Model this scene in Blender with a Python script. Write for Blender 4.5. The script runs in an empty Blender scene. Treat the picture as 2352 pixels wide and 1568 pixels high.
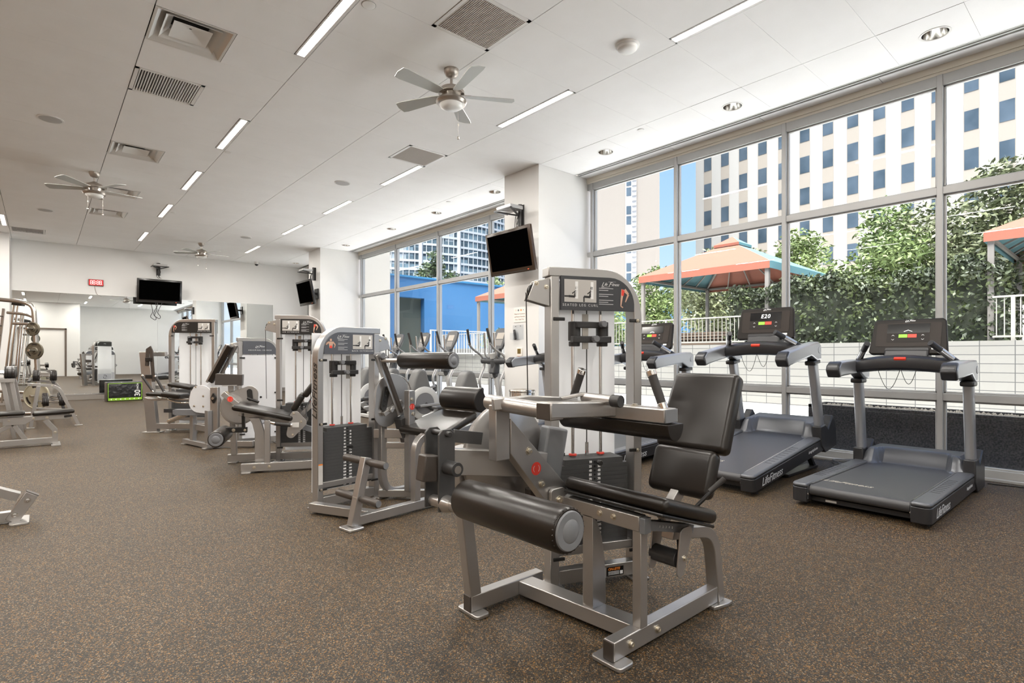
import bpy, bmesh, math, random
from mathutils import Matrix, Vector
R=math.radians; PI=math.pi
random.seed(7)
sc=bpy.context.scene; COL=sc.collection
V=Vector
# ---------------------------------------------------------------- materials
MATS={}
def mat(n,c=(.5,.5,.5),r=.5,m=0.,**k):
    if n in MATS: return MATS[n]
    M=bpy.data.materials.new(n); M.use_nodes=True; b=M.node_tree.nodes['Principled BSDF']
    b.inputs['Base Color'].default_value=(*c,1); b.inputs['Roughness'].default_value=r; b.inputs['Metallic'].default_value=m
    for a,v in k.items():
        if a=='emit': b.inputs['Emission Color'].default_value=(*v[0],1); b.inputs['Emission Strength'].default_value=v[1]
        elif a=='spec': b.inputs['Specular IOR Level'].default_value=v
        elif a=='coat': b.inputs['Coat Weight'].default_value=v
        elif a=='alpha': b.inputs['Alpha'].default_value=v
        elif a=='trans': b.inputs['Transmission Weight'].default_value=v
    MATS[n]=M; return M
def nd(M,t,**k):
    n=M.node_tree.nodes.new(t)
    for a,v in k.items():
        if hasattr(n,a): setattr(n,a,v)
        else: n.inputs[a].default_value=v
    return n
def lk(M,a,b): M.node_tree.links.new(a,b)
def bsdf(M): return M.node_tree.nodes['Principled BSDF']
def ramp(M,stops,interp='LINEAR'):
    n=M.node_tree.nodes.new('ShaderNodeValToRGB'); e=n.color_ramp.elements; n.color_ramp.interpolation=interp
    while len(e)<len(stops): e.new(.5)
    for i,(p,c) in enumerate(stops): e[i].position=p; e[i].color=(*c,1)
    return n
def objco(M,scale=(1,1,1)):
    t=nd(M,'ShaderNodeTexCoord'); mp=nd(M,'ShaderNodeMapping'); mp.inputs['Scale'].default_value=scale
    lk(M,t.outputs['Object'],mp.inputs['Vector']); return mp.outputs[0]
def bump(M,vec,scale,strength,dist=.001,detail=3):
    n=nd(M,'ShaderNodeTexNoise'); n.inputs['Scale'].default_value=scale; n.inputs['Detail'].default_value=detail
    lk(M,vec,n.inputs['Vector']); b=nd(M,'ShaderNodeBump'); b.inputs['Strength'].default_value=strength; b.inputs['Distance'].default_value=dist
    lk(M,n.outputs['Fac'],b.inputs['Height']); lk(M,b.outputs[0],bsdf(M).inputs['Normal']); return n
def vary(M,c1,c2,scale,lo=.3,hi=.7,stretch=(1,1,1)):
    v=objco(M,stretch); n=nd(M,'ShaderNodeTexNoise'); n.inputs['Scale'].default_value=scale; n.inputs['Detail'].default_value=4
    lk(M,v,n.inputs['Vector']); r=ramp(M,[(lo,c1),(hi,c2)]); lk(M,n.outputs['Fac'],r.inputs[0]); lk(M,r.outputs[0],bsdf(M).inputs['Base Color']); return v
wall=mat('wall_paint',(.80,.79,.77),.6); vary(wall,(.71,.705,.69),(.74,.735,.72),1.2)
colm=mat('column_paint',(.72,.715,.70),.6)
ceilm=mat('ceiling_tile',(.80,.79,.775),.85); bump(ceilm,objco(ceilm),180,.15,.002)
vary(ceilm,(.90,.893,.885),(.93,.925,.92),2.5)
gapm=mat('ceiling_reveal',(.10,.09,.08),.9)
silver=mat('platinum_paint',(.46,.445,.43),.30,.82); bump(silver,objco(silver),300,.05,.0005)
steel=mat('brushed_steel',(.62,.61,.60),.25,1.)
chrome=mat('chrome',(.80,.79,.78),.08,1.)
brass=mat('bolt_zinc',(.60,.55,.46),.3,.9)
leather=mat('black_vinyl',(.013,.0098,.0075),.30,spec=.45); bump(leather,objco(leather),420,.25,.0008)
rubber=mat('black_rubber',(.018,.017,.017),.55)
grip=mat('grip_rubber',(.03,.027,.025),.6)
dplas=mat('dark_plastic',(.035,.034,.034),.4)
gplas=mat('grey_plastic',(.17,.175,.185),.42)
capm=mat('end_cap_brown',(.055,.045,.038),.4)
plate=mat('stack_plate',(.060,.060,.060),.55,.1)
black=mat('black_gloss',(.006,.006,.007),.12)
screen=mat('screen_black',(.003,.003,.003),.25)
red=mat('red_paint',(.75,.05,.03),.4)
orange=mat('orange_paint',(.85,.25,.03),.5)
white=mat('white_print',(.85,.85,.84),.5)
greyp=mat('grey_print',(.42,.42,.42),.6)
plaqm=mat('plaque_charcoal',(.045,.047,.052),.4)
plaqk=mat('plaque_black',(.015,.014,.013),.35)
picm=mat('plaque_picture',(.50,.48,.45),.5)
skin=mat('printed_skin',(.58,.36,.26),.6)
shroud=mat('milky_acrylic',(.92,.93,.94),.3)
tsil=mat('treadmill_silver',(.42,.43,.45),.32,.7)
tblk=mat('treadmill_charcoal',(.022,.022,.024),.34)
tdeck=mat('treadmill_slate',(.12,.125,.137),.34,.35)
belt=mat('treadmill_belt',(.050,.050,.053),.42); bump(belt,objco(belt),700,.3,.0006)
alum=mat('window_aluminium',(.40,.40,.395),.45,.3)
cream=mat('cream_trim',(.66,.62,.54),.6)
mirm=mat('mirror_silver',(.90,.92,.91),.0,1.)
basem=mat('baseboard_grey',(.26,.235,.21),.5)
def glassmat(n,tint,spec=1.):
    M=bpy.data.materials.new(n); M.use_nodes=True; nt=M.node_tree; nt.nodes.clear()
    o=nt.nodes.new('ShaderNodeOutputMaterial'); t=nt.nodes.new('ShaderNodeBsdfTransparent'); g=nt.nodes.new('ShaderNodeBsdfGlossy')
    t.inputs[0].default_value=(*tint,1); g.inputs['Roughness'].default_value=.0; mx=nt.nodes.new('ShaderNodeMixShader'); f=nt.nodes.new('ShaderNodeLayerWeight'); p_=nt.nodes.new('ShaderNodeMath'); p_.operation='POWER'; p_.inputs[1].default_value=4; q_=nt.nodes.new('ShaderNodeMath'); q_.operation='MULTIPLY_ADD'; q_.inputs[1].default_value=.35*spec; q_.inputs[2].default_value=.008*spec
    nt.links.new(f.outputs['Facing'],p_.inputs[0]); nt.links.new(p_.outputs[0],q_.inputs[0]); nt.links.new(q_.outputs[0],mx.inputs[0]); nt.links.new(t.outputs[0],mx.inputs[1]); nt.links.new(g.outputs[0],mx.inputs[2]); nt.links.new(mx.outputs[0],o.inputs[0]); return M
glass=glassmat('window_glass',(.97,.985,.98))
clear=glassmat('clear_acrylic',(.93,.94,.95))
def emis(n,c,s):
    M=mat(n,(0.,0.,0.),.5,emit=(c,s)); return M
_nt=shroud.node_tree; _o=[n for n in _nt.nodes if n.type=='OUTPUT_MATERIAL'][0]; _t=_nt.nodes.new('ShaderNodeBsdfTranslucent'); _t.inputs[0].default_value=(.92,.93,.94,1); _m=_nt.nodes.new('ShaderNodeMixShader'); _m.inputs[0].default_value=.5
_nt.links.new(bsdf(shroud).outputs[0],_m.inputs[1]); _nt.links.new(_t.outputs[0],_m.inputs[2]); _nt.links.new(_m.outputs[0],_o.inputs[0])
# translucent shroud for the closed tower
milk=mat('frosted_acrylic',(.84,.85,.87),.3)
bsdf(milk).inputs['Alpha'].default_value=.80
# ---------------------------------------------------------------- geometry
def fil(pts,r,n=5):
    "round the inner corners of a polyline"
    P=[V(p) for p in pts]; out=[P[0]]
    for i in range(1,len(P)-1):
        a,b,c=P[i-1],P[i],P[i+1]; rr=r[i-1] if isinstance(r,(list,tuple)) else r
        u=(a-b); w=(c-b); d=min(rr,u.length*.49,w.length*.49); u.normalize(); w.normalize()
        p0=b+u*d; p2=b+w*d
        for k in range(n+1):
            t=k/n; out.append(p0*(1-t)**2+b*2*t*(1-t)+p2*t*t)
    out.append(P[-1]); return out
class G:
    def __init__(s,M=None): s.v=[]; s.f=[]; s.M=M.copy() if M else Matrix()
    def add(s,vs,fs):
        o=len(s.v); s.v+= [s.M@V(p) for p in vs]; s.f+=[[o+i for i in f] for f in fs]; return s
    def box(s,x0,x1,y0,y1,z0,z1):
        return s.add([(x,y,z) for z in (z0,z1) for y in (y0,y1) for x in (x0,x1)],[(0,2,3,1),(4,5,7,6),(0,1,5,4),(2,6,7,3),(0,4,6,2),(1,3,7,5)])
    def cbox(s,c,d,rot=None):
        M=Matrix.Translation(V(c)); 
        if rot is not None: M=M@rot
        o=s.M; s.M=o@M; s.box(-d[0]/2,d[0]/2,-d[1]/2,d[1]/2,-d[2]/2,d[2]/2); s.M=o; return s
    def pad(s,c,d,r=.02,rot=None,seg=4):
        bm=bmesh.new(); bmesh.ops.create_cube(bm,size=1); bmesh.ops.scale(bm,vec=d,verts=bm.verts)
        bmesh.ops.bevel(bm,geom=bm.edges[:]+bm.verts[:],offset=min(r,min(d)*.49),segments=seg,profile=.5,affect='EDGES',clamp_overlap=True)
        M=Matrix.Translation(V(c)); 
        if rot is not None: M=M@rot
        bm.verts.ensure_lookup_table(); bm.verts.index_update()
        s.add([M@v.co for v in bm.verts],[[v.index for v in f.verts] for f in bm.faces]); bm.free(); return s
    def path(s,pts,w,h=None,up=(0,0,1),n=16,cap=True,closed=False):
        "sweep: round (h None, w=radius) or rectangular w (sideways) x h (along up)"
        P=[V(p) for p in pts]; m=len(P)
        if h is None: prof=[(w*math.cos(2*PI*k/n),w*math.sin(2*PI*k/n)) for k in range(n)]
        else: prof=[(-w/2,-h/2),(w/2,-h/2),(w/2,h/2),(-w/2,h/2)]
        n=len(prof); up=V(up).normalized(); vs=[]
        prev=None
        for i,p in enumerate(P):
            if closed: t=(P[(i+1)%m]-P[i-1])
            else:
                t=(P[min(i+1,m-1)]-P[max(i-1,0)])
            t.normalize()
            if h is None:
                if prev is None:
                    a=V((0,0,1)) if abs(t.z)<.9 else V((1,0,0)); sx=t.cross(a).normalized()
                else: sx=(prev-t*prev.dot(t)).normalized()
                prev=sx; sy=t.cross(sx)
                k=1
            else:
                sx=t.cross(up); sx=sx.normalized() if sx.length>1e-4 else V((1,0,0)); sy=sx.cross(t).normalized()
                k=1
            # mitre scale
            ms=1.
            if h is not None and 0<i<m-1:
                a=(P[i]-P[i-1]).normalized(); b=(P[i+1]-P[i]).normalized(); c=a.dot(b); ms=1/max(.5,math.sqrt(max(0,(1+c)/2)))
                d=(b-a)
                if d.length>1e-5:
                    d.normalize()
                    for (u,v) in prof:
                        q=sx*u+sy*v; q=q+d*(q.dot(d))*(ms-1); vs.append(p+q)
                    continue
            for (u,v) in prof: vs.append(p+sx*u+sy*v)
        fs=[]
        for i in range(m-1 if not closed else m):
            j=(i+1)%m
            for k in range(n): fs.append((i*n+k,i*n+(k+1)%n,j*n+(k+1)%n,j*n+k))
        if cap and not closed: fs.append(tuple(range(n))[::-1]); fs.append(tuple((m-1)*n+k for k in range(n)))
        return s.add(vs,fs)
    def cyl(s,p,q,r,r2=None,n=24,cap=True):
        p=V(p); q=V(q); t=(q-p).normalized(); a=V((0,0,1)) if abs(t.z)<.9 else V((1,0,0)); x=t.cross(a).normalized(); y=t.cross(x); r2=r if r2 is None else r2
        vs=[p+(x*math.cos(2*PI*k/n)+y*math.sin(2*PI*k/n))*r for k in range(n)]+[q+(x*math.cos(2*PI*k/n)+y*math.sin(2*PI*k/n))*r2 for k in range(n)]
        fs=[(k,(k+1)%n,n+(k+1)%n,n+k) for k in range(n)]
        if cap: fs+= [tuple(range(n))[::-1],tuple(range(n,2*n))]
        return s.add(vs,fs)
    def lathe(s,p,q,prof,n=28):
        "prof: (distance along p->q, radius) list"
        p=V(p); t=(V(q)-p).normalized(); a=V((0,0,1)) if abs(t.z)<.9 else V((1,0,0)); x=t.cross(a).normalized(); y=t.cross(x); vs=[]
        for d,r in prof: vs+=[p+t*d+(x*math.cos(2*PI*k/n)+y*math.sin(2*PI*k/n))*max(r,1e-4) for k in range(n)]
        fs=[(i*n+k,i*n+(k+1)%n,(i+1)*n+(k+1)%n,(i+1)*n+k) for i in range(len(prof)-1) for k in range(n)]
        fs+=[tuple(range(n))[::-1],tuple((len(prof)-1)*n+k for k in range(n))]
        return s.add(vs,fs)
    def prism(s,poly,ax,a0,a1):
        "polygon in the two other axes (cyclic: x->(y,z), y->(x,z), z->(x,y)) extruded along ax"
        def P(u,v,w): return {'x':(w,u,v),'y':(u,w,v),'z':(u,v,w)}[ax]
        n=len(poly); vs=[P(u,v,a0) for u,v in poly]+[P(u,v,a1) for u,v in poly]
        return s.add(vs,[tuple(range(n))[::-1],tuple(range(n,2*n))]+[(k,(k+1)%n,n+(k+1)%n,n+k) for k in range(n)])
    def mesh(s,name,sharp=38):
        me=bpy.data.meshes.new(name); me.from_pydata([tuple(v) for v in s.v],[],s.f)
        bm=bmesh.new(); bm.from_mesh(me); bmesh.ops.recalc_face_normals(bm,faces=bm.faces[:])
        for f in bm.faces: f.smooth=True
        a=R(sharp)
        for e in bm.edges:
            if len(e.link_faces)!=2 or e.calc_face_angle(0)>a: e.smooth=False
        bm.to_mesh(me); bm.free(); return me
def rr(x0,x1,y0,y1,r,n=5,corners=(1,1,1,1)):
    "rounded rectangle polygon, corners: bl br tr tl"
    out=[]
    for (cx,cy,a,on,px,py) in ((x0+r,y0+r,PI,corners[0],x0,y0),(x1-r,y0+r,1.5*PI,corners[1],x1,y0),(x1-r,y1-r,0,corners[2],x1,y1),(x0+r,y1-r,.5*PI,corners[3],x0,y1)):
        if on: out+=[(cx+r*math.cos(a+PI/2*k/n),cy+r*math.sin(a+PI/2*k/n)) for k in range(n+1)]
        else: out.append((px,py))
    return out
def circ(cx,cy,r,n=28,ry=None): return [(cx+r*math.cos(2*PI*k/n),cy+(ry or r)*math.sin(2*PI*k/n)) for k in range(n)]
def hull(cs,n=10):
    "outline polygon around circles (cx,cy,r): convex hull"
    pts=[p for c in cs for p in circ(c[0],c[1],c[2],24)]
    pts=sorted(set((round(a,6),round(b,6)) for a,b in pts)); 
    def half(ps):
        h=[]
        for p in ps:
            while len(h)>1 and (h[-1][0]-h[-2][0])*(p[1]-h[-2][1])-(h[-1][1]-h[-2][1])*(p[0]-h[-2][0])<=0: h.pop()
            h.append(p)
        return h
    a=half(pts); b=half(pts[::-1]); return a[:-1]+b[:-1]
# ---------------------------------------------------------------- objects
SPLIT={'bolt','foot_plate','shroud_clip','grip_collar','rubber_washer','guide_rod','add_on_knob','add_on_weight','levelling_foot','guard_clamp','screw','lift_leg','truss_strut','handle_collar','beam_end_cap','lower_counterweight','belt_edge_strip','pulley_bracket','swing_arm','cross_beam','rear_base_beam','carriage_rail','base_tube','twin','rail_grooves_','cable_guard_','top_tray_','pivot_boss','link','lower_tray','upper_tray','fascia','shelf_arm','hanging_cables','pocket','safety_peg','seat_frame','grip_tube'}
def comps(g):
    par=list(range(len(g.v)))
    def f(i):
        while par[i]!=i: par[i]=par[par[i]]; i=par[i]
        return i
    for fc in g.f:
        a=f(fc[0])
        for k in fc[1:]: par[f(k)]=a
    out={}
    for fc in g.f: out.setdefault(f(fc[0]),[]).append(fc)
    r=[]
    for fs in out.values():
        ids=sorted({i for fc in fs for i in fc}); mp={i:k for k,i in enumerate(ids)}; q=G(); q.v=[g.v[i] for i in ids]; q.f=[[mp[i] for i in fc] for fc in fs]; r.append(q)
    return r
def comb(g,length,width,n,tooth,z0,z1,spine=.004):
    "one connected slatted panel: a thin spine along y with n cross bars, centred on the origin"
    poly=[(-width/2,-length/2)]; 
    for k in range(n):
        y=-length/2+length*(k+.5)/n
        poly+=[(-width/2+spine,y-tooth/2),(width/2,y-tooth/2),(width/2,y+tooth/2),(-width/2+spine,y+tooth/2)]
    poly.append((-width/2,length/2)); return g.prism(poly,'z',z0,z1)
def P(name,g,m,parent=None,bev=0,label=None,seg=2,me=None):
    if name in SPLIT and g is not None and me is None:
        cs=comps(g)
        if len(cs)>1:
            return [P1(name,c,m,parent,bev,label,seg) for c in cs][0]
    return P1(name,g,m,parent,bev,label,seg,me)
def P1(name,g,m,parent=None,bev=0,label=None,seg=2,me=None):
    me=me or g.mesh(name); o=bpy.data.objects.new(name,me); COL.objects.link(o)
    if not me.materials: me.materials.append(m)
    if parent: o.parent=parent
    if bev:
        b=o.modifiers.new('bevel','BEVEL'); b.width=bev; b.segments=seg; b.limit_method='ANGLE'; b.angle_limit=R(38)
    if label: o['label']=label
    return o
def tag(o,label=None,cat=None,group=None,kind=None):
    for k,v in (('label',label),('category',cat),('group',group),('kind',kind)):
        if v: o[k]=v
    return o
def root(name,loc,rz,label,cat,group=None):
    o=bpy.data.objects.new(name,None); COL.objects.link(o); o.empty_display_size=.2
    o.location=loc; o.rotation_euler=(0,0,rz); return tag(o,label,cat,group)
def struct(name,g,m,bev=0): return tag(P(name,g,m,None,bev),kind='structure')
def dup(o,loc=None,rz=None,label=None,group=None,parent=None):
    c=o.copy(); COL.objects.link(c)
    if parent: c.parent=parent
    if loc is not None: c.location=loc
    if rz is not None: c.rotation_euler=(0,0,rz)
    if label: c['label']=label
    if group: c['group']=group
    for ch in list(o.children): dup(ch,parent=c)
    return c
def textmesh(s,size,M,align='CENTER',shear=0,ext=.0006,space=1.,bold=0):
    cu=bpy.data.curves.new('t','FONT'); cu.body=s; cu.size=size; cu.align_x=align; cu.align_y='CENTER'; cu.shear=shear; cu.extrude=ext; cu.space_character=space; cu.offset=bold
    cu.resolution_u=3
    o=bpy.data.objects.new('t',cu); COL.objects.link(o); bpy.context.view_layer.update()
    dg=bpy.context.evaluated_depsgraph_get(); me=bpy.data.meshes.new_from_object(o.evaluated_get(dg)); 
    vs=[M@v.co for v in me.vertices]; fs=[list(p.vertices) for p in me.polygons]
    bpy.data.objects.remove(o); bpy.data.curves.remove(cu); bpy.data.meshes.remove(me); return vs,fs
def gtext(g,s,size,M,**k):
    vs,fs=textmesh(s,size,M,**k); g.add(vs,fs)
def frameM(o,x,y):
    "matrix with origin o, x axis x, y axis y (text plane)"
    x=V(x).normalized(); y=V(y); y=(y-x*y.dot(x)).normalized(); z=x.cross(y)
    return Matrix(((x.x,y.x,z.x,o[0]),(x.y,y.y,z.y,o[1]),(x.z,y.z,z.z,o[2]),(0,0,0,1)))
def T(x,y,z): return Matrix.Translation(V((x,y,z)))
def RX(a): return Matrix.Rotation(R(a),4,'X')
def RY(a): return Matrix.Rotation(R(a),4,'Y')
def RZ(a): return Matrix.Rotation(R(a),4,'Z')
def script_logo(g,s,size,M):
    "slanted brush-script style wordmark with a long swash under the capital"
    gtext(g,s,size,M,shear=.45,space=.82,bold=size*.012)
    n=len(s)*.25*size
    g.M=g.M
SKY=1.0; SUN=19.; STRIP=39; STRIP_E=10.; EXPO=.63
# ================================================================ camera and light
TH=40.9
cam=bpy.data.cameras.new('camera'); co=bpy.data.objects.new('camera',cam); COL.objects.link(co); sc.camera=co
co.location=(0,0,1.22); co.rotation_euler=(R(90),0,R(-TH)); cam.sensor_width=36; cam.lens=1251/2352*36; cam.shift_y=(815-784)/2352; cam.clip_start=.05; cam.clip_end=500
vs=sc.view_settings; vs.view_transform='Standard'; vs.look='None'; vs.gamma=1; vs.use_curve_mapping=False; vs.exposure=EXPO
w=bpy.data.worlds.new('sky'); sc.world=w; w.use_nodes=True; nt=w.node_tree; bg=nt.nodes['Background']
tc=nt.nodes.new('ShaderNodeTexCoord'); sp=nt.nodes.new('ShaderNodeSeparateXYZ'); nt.links.new(tc.outputs['Generated'],sp.inputs[0])
rp=nt.nodes.new('ShaderNodeValToRGB'); e=rp.color_ramp.elements; e[0].position=.0; e[0].color=(.62,.72,.86,1); e[1].position=.55; e[1].color=(.16,.33,.78,1)
m1=e.new(.22); m1.color=(.36,.54,.88,1)
nz=nt.nodes.new('ShaderNodeTexNoise'); nz.inputs['Scale'].default_value=3.5; nz.inputs['Detail'].default_value=6
mpn=nt.nodes.new('ShaderNodeMapping'); mpn.inputs['Scale'].default_value=(1,1,3); nt.links.new(tc.outputs['Generated'],mpn.inputs[0]); nt.links.new(mpn.outputs[0],nz.inputs['Vector'])
cr=nt.nodes.new('ShaderNodeValToRGB'); cr.color_ramp.elements[0].position=.5; cr.color_ramp.elements[1].position=.72
mx=nt.nodes.new('ShaderNodeMixRGB'); mx.inputs[2].default_value=(.85,.9,.97,1); nt.links.new(sp.outputs['Z'],rp.inputs[0]); nt.links.new(nz.outputs['Fac'],cr.inputs[0]); nt.links.new(cr.outputs[0],mx.inputs[0]); nt.links.new(rp.outputs[0],mx.inputs[1]); nt.links.new(mx.outputs[0],bg.inputs[0])
bg.inputs[1].default_value=SKY
def lamp(name,kind,loc,rot,energy,color=(1,1,1),**k):
    l=bpy.data.lights.new(name,kind); l.energy=energy; l.color=color
    for a,v in k.items(): setattr(l,a,v)
    o=bpy.data.objects.new(name,l); COL.objects.link(o); o.location=loc; o.rotation_euler=rot; return o
lamp('sun','SUN',(0,0,30),(R(0),R(-24),R(25)),SUN,(1,.975,.94),angle=R(50))
# ================================================================ room shell
X0=7.0; ZC=4.2; YB=18.9; XL=-5.2; YF=-2.6
GX=[-5.71+1.29*k for k in range(10)]   # seams parallel to the windows: ... .74 2.03 3.32 4.61 5.90
GX=[-4.42,-3.13,-1.84,-.55,.74,2.03,3.32,4.61,5.90,6.68]
GX=[-5.3]+GX
GY0=3.56; DY=.645
# floor: speckled recycled rubber
flm=mat('speckled_rubber_floor',(.05,.045,.04),.62)
v=objco(flm)
vo=nd(flm,'ShaderNodeTexVoronoi'); vo.inputs['Scale'].default_value=265; vo.inputs['Randomness'].default_value=1
nzd=nd(flm,'ShaderNodeTexNoise'); nzd.inputs['Scale'].default_value=260; nzd.inputs['Detail'].default_value=2; lk(flm,v,nzd.inputs['Vector'])
mxv=nd(flm,'ShaderNodeMixRGB'); mxv.inputs[0].default_value=.010; lk(flm,v,mxv.inputs[1]); lk(flm,nzd.outputs['Color'],mxv.inputs[2]); lk(flm,mxv.outputs[0],vo.inputs['Vector'])
sx=nd(flm,'ShaderNodeSeparateColor'); lk(flm,vo.outputs['Color'],sx.inputs[0])
r1=ramp(flm,[(0,(.013,.011,.008)),(.34,(.027,.022,.015)),(.56,(.048,.043,.036)),(.68,(.095,.068,.034)),(.80,(.27,.135,.028)),(.90,(.31,.25,.175)),(.96,(.04,.033,.024))],'CONSTANT')
lk(flm,sx.outputs[0],r1.inputs[0]); 
n3=nd(flm,'ShaderNodeTexNoise'); n3.inputs['Scale'].default_value=.9; n3.inputs['Detail'].default_value=5; lk(flm,v,n3.inputs['Vector'])
r3=ramp(flm,[(.3,(.74,.71,.67)),(.7,(.92,.89,.84))]); lk(flm,n3.outputs['Fac'],r3.inputs[0]); mm=nd(flm,'ShaderNodeMixRGB'); mm.blend_type='MULTIPLY'; mm.inputs[0].default_value=1
lk(flm,r1.outputs[0],mm.inputs[1]); lk(flm,r3.outputs[0],mm.inputs[2]); lk(flm,mm.outputs[0],bsdf(flm).inputs['Base Color'])
bsdf(flm).inputs['Specular IOR Level'].default_value=.38
bb=nd(flm,'ShaderNodeBump'); bb.inputs['Strength'].default_value=.25; bb.inputs['Distance'].default_value=.0012; lk(flm,sx.outputs[1],bb.inputs['Height']); lk(flm,bb.outputs[0],bsdf(flm).inputs['Normal'])
struct('floor',G().box(XL-.2,X0+.14,YF-2.2,YB+.2,-.2,0),flm)
# ceiling openings on the grid
LX=[(1.90,2.03),(4.48,4.61),(-.68,-.55),(-3.26,-3.13)]  # far left row lies out of view, added to light the room
LY=[(-2.245,-.955),(.335,1.625),(1.625,2.915),(4.205,5.495),(7.43,8.72),(10.01,11.30),(12.59,13.88),(15.815,17.105)]
LY=[(-2.245,-.955),(1.625,2.915),(4.205,5.495),(7.43,8.72),(10.01,11.30),(12.59,13.88),(15.815,17.105)]  # strips behind and above the viewpoint are unseen, added for room light
SQ=[(.74,1.385,5.495,'d'),(.74,1.385,6.785,'g'),(.74,1.385,9.365,'d'),(.74,1.385,11.945,'d'),(.74,1.385,13.88,'d'),(2.675,3.32,3.56,'r'),(3.965,4.61,6.785,'r'),(-.55,.095,17.105,'g')]
DL=[1.25,3.21,5.15,7.73,9.67,11.6,14.15,17.97]; DX=6.28
ex=[(x0,x1,a,b) for x0,x1 in LX for a,b in LY]+[(a,b,c,c+DY) for a,b,c,_ in SQ]
g=G(); k0=int(math.floor((YF-2-GY0)/DY)); 
ys=[GY0+DY*k for k in range(k0,int((YB-GY0)/DY)+2)]
for i in range(len(GX)-1):
    for y in ys:
        x0,x1=GX[i]+.004,GX[i+1]-.004; y0,y1=y+.0009,y+DY-.0009
        if y0>YB: continue
        for a,b,c,d in ex:
            if a<GX[i+1]-.01 and b>GX[i]+.01 and y>=c-.01 and y+DY<=d+.01:
                if abs(a-GX[i])<.02: x0=b+.002
                else: x1=a-.002
        y1=min(y1,YB)
        dl=[q for q in DL if y<=q<y+DY] if i==len(GX)-2 else []
        if dl:
            cx,cy,r=DX,min(max(dl[0],y+.13),y+DY-.13),.105; n=32; vs=[];fs=[]
            DL[DL.index(dl[0])]=cy
            for k in range(n):
                a=2*PI*k/n; c,s_=math.cos(a),math.sin(a); t=min(((x1-cx) if c>0 else (cx-x0))/max(abs(c),1e-6),((y1-cy) if s_>0 else (cy-y0))/max(abs(s_),1e-6))
                vs+=[(cx+r*c,cy+r*s_,ZC),(cx+t*c,cy+t*s_,ZC)]
            for k in range(n): fs.append((2*k,2*k+1,(2*k+3)%(2*n),(2*k+2)%(2*n)))
            g.add(vs,fs)
            # square corners
            import itertools
            for px,py in itertools.product((x0,x1),(y0,y1)):
                aa=math.atan2(py-cy,px-cx)%(2*PI); k=int(aa/(2*PI/n)); p1=vs[2*k+1]; p2=vs[(2*k+3)%(2*n)]
                g.add([p1,(px,py,ZC),p2],[(0,1,2)])
        else: g.box(x0,x1,y0,y1,ZC,ZC+.02)
# edge panels beyond the slot diffuser
y=YF-2
g.box(6.68,6.70,YF-2.2,YB,ZC,ZC+.02)
while y<YB:
    g.box(6.815,X0-.004,y+.004,min(y+1.29,YB)-.004,ZC,ZC+.02); y+=1.29
struct('ceiling',g,ceilm)
struct('trim_1',G().box(XL-.2,X0+.2,YF-2.2,YB+.2,ZC+.30,ZC+.4).box(XL-.2,6.10,YF-2.2,YB+.2,ZC+.024,ZC+.03) if False else G().box(XL-.2,X0+.2,YF-2.2,YB+.2,ZC+.25,ZC+.35),gapm)
# walls
struct('wall_back',G().box(XL-.2,X0+.14,YB,YB+.2,0,ZC+.3),wall)
wood=mat('wood_panelling',(.30,.19,.12),.45); vary(wood,(.24,.145,.085),(.36,.24,.155),3,stretch=(1,6,.4))
struct('wall_left',G().box(XL-.2,XL,YF-2.2,YB+.2,0,ZC+.3).box(XL,-1.6,18.11,18.9,0,ZC),wood)
struct('wall_left_return',G().box(-1.6,-.57,18.1,18.9,0,ZC),wall)
# wall behind the camera, with the door seen in the mirror
g=G().box(-5.2,-.95,YF-.2,YF,0,ZC).box(1.15,1.75,YF-.2,YF,0,ZC).box(-.95,1.15,YF-.2,YF,2.75,ZC).box(1.55,1.75,YF-2,YF-.2,0,ZC).box(1.75,X0+.2,YF-2.2,YF-2,0,ZC)
struct('wall_front',g,wall)
dm=mat('door_white',(.78,.76,.73),.45); dk=mat('door_frame_brown',(.12,.09,.07),.4)
struct('door_1',G().box(-.87,1.07,YF-.09,YF-.04,.02,2.67),dm,.004)
struct('trim_2',G().box(-.95,-.87,YF-.14,YF+.02,0,2.75).box(1.07,1.15,YF-.14,YF+.02,0,2.75).box(-.95,1.15,YF-.14,YF+.02,2.67,2.75),dk,.004)
# columns
struct('wall_column_near',G().box(5.87,X0+.14,6.14,6.97,0,ZC-.001),colm,.004)
struct('wall_column_far',G().box(5.87,X0+.14,14.9,15.75,0,ZC-.001),colm,.004)
struct('baseboard_back',G().box(-.57,X0,YB-.015,YB,0,.13),basem,.002)
struct('baseboard_left',G().box(-.585,-.57,18.1,YB-.016,0,.13).box(XL,-.57,18.085,18.1,0,.13),basem,.002)
# beam over the windows
struct('trim_3',G().box(X0-.002,X0+.14,YF-2,YB,4.10,ZC+.02).box(6.985,X0,YF-2,YB,4.13,ZC-.001),cream,.003)
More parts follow.
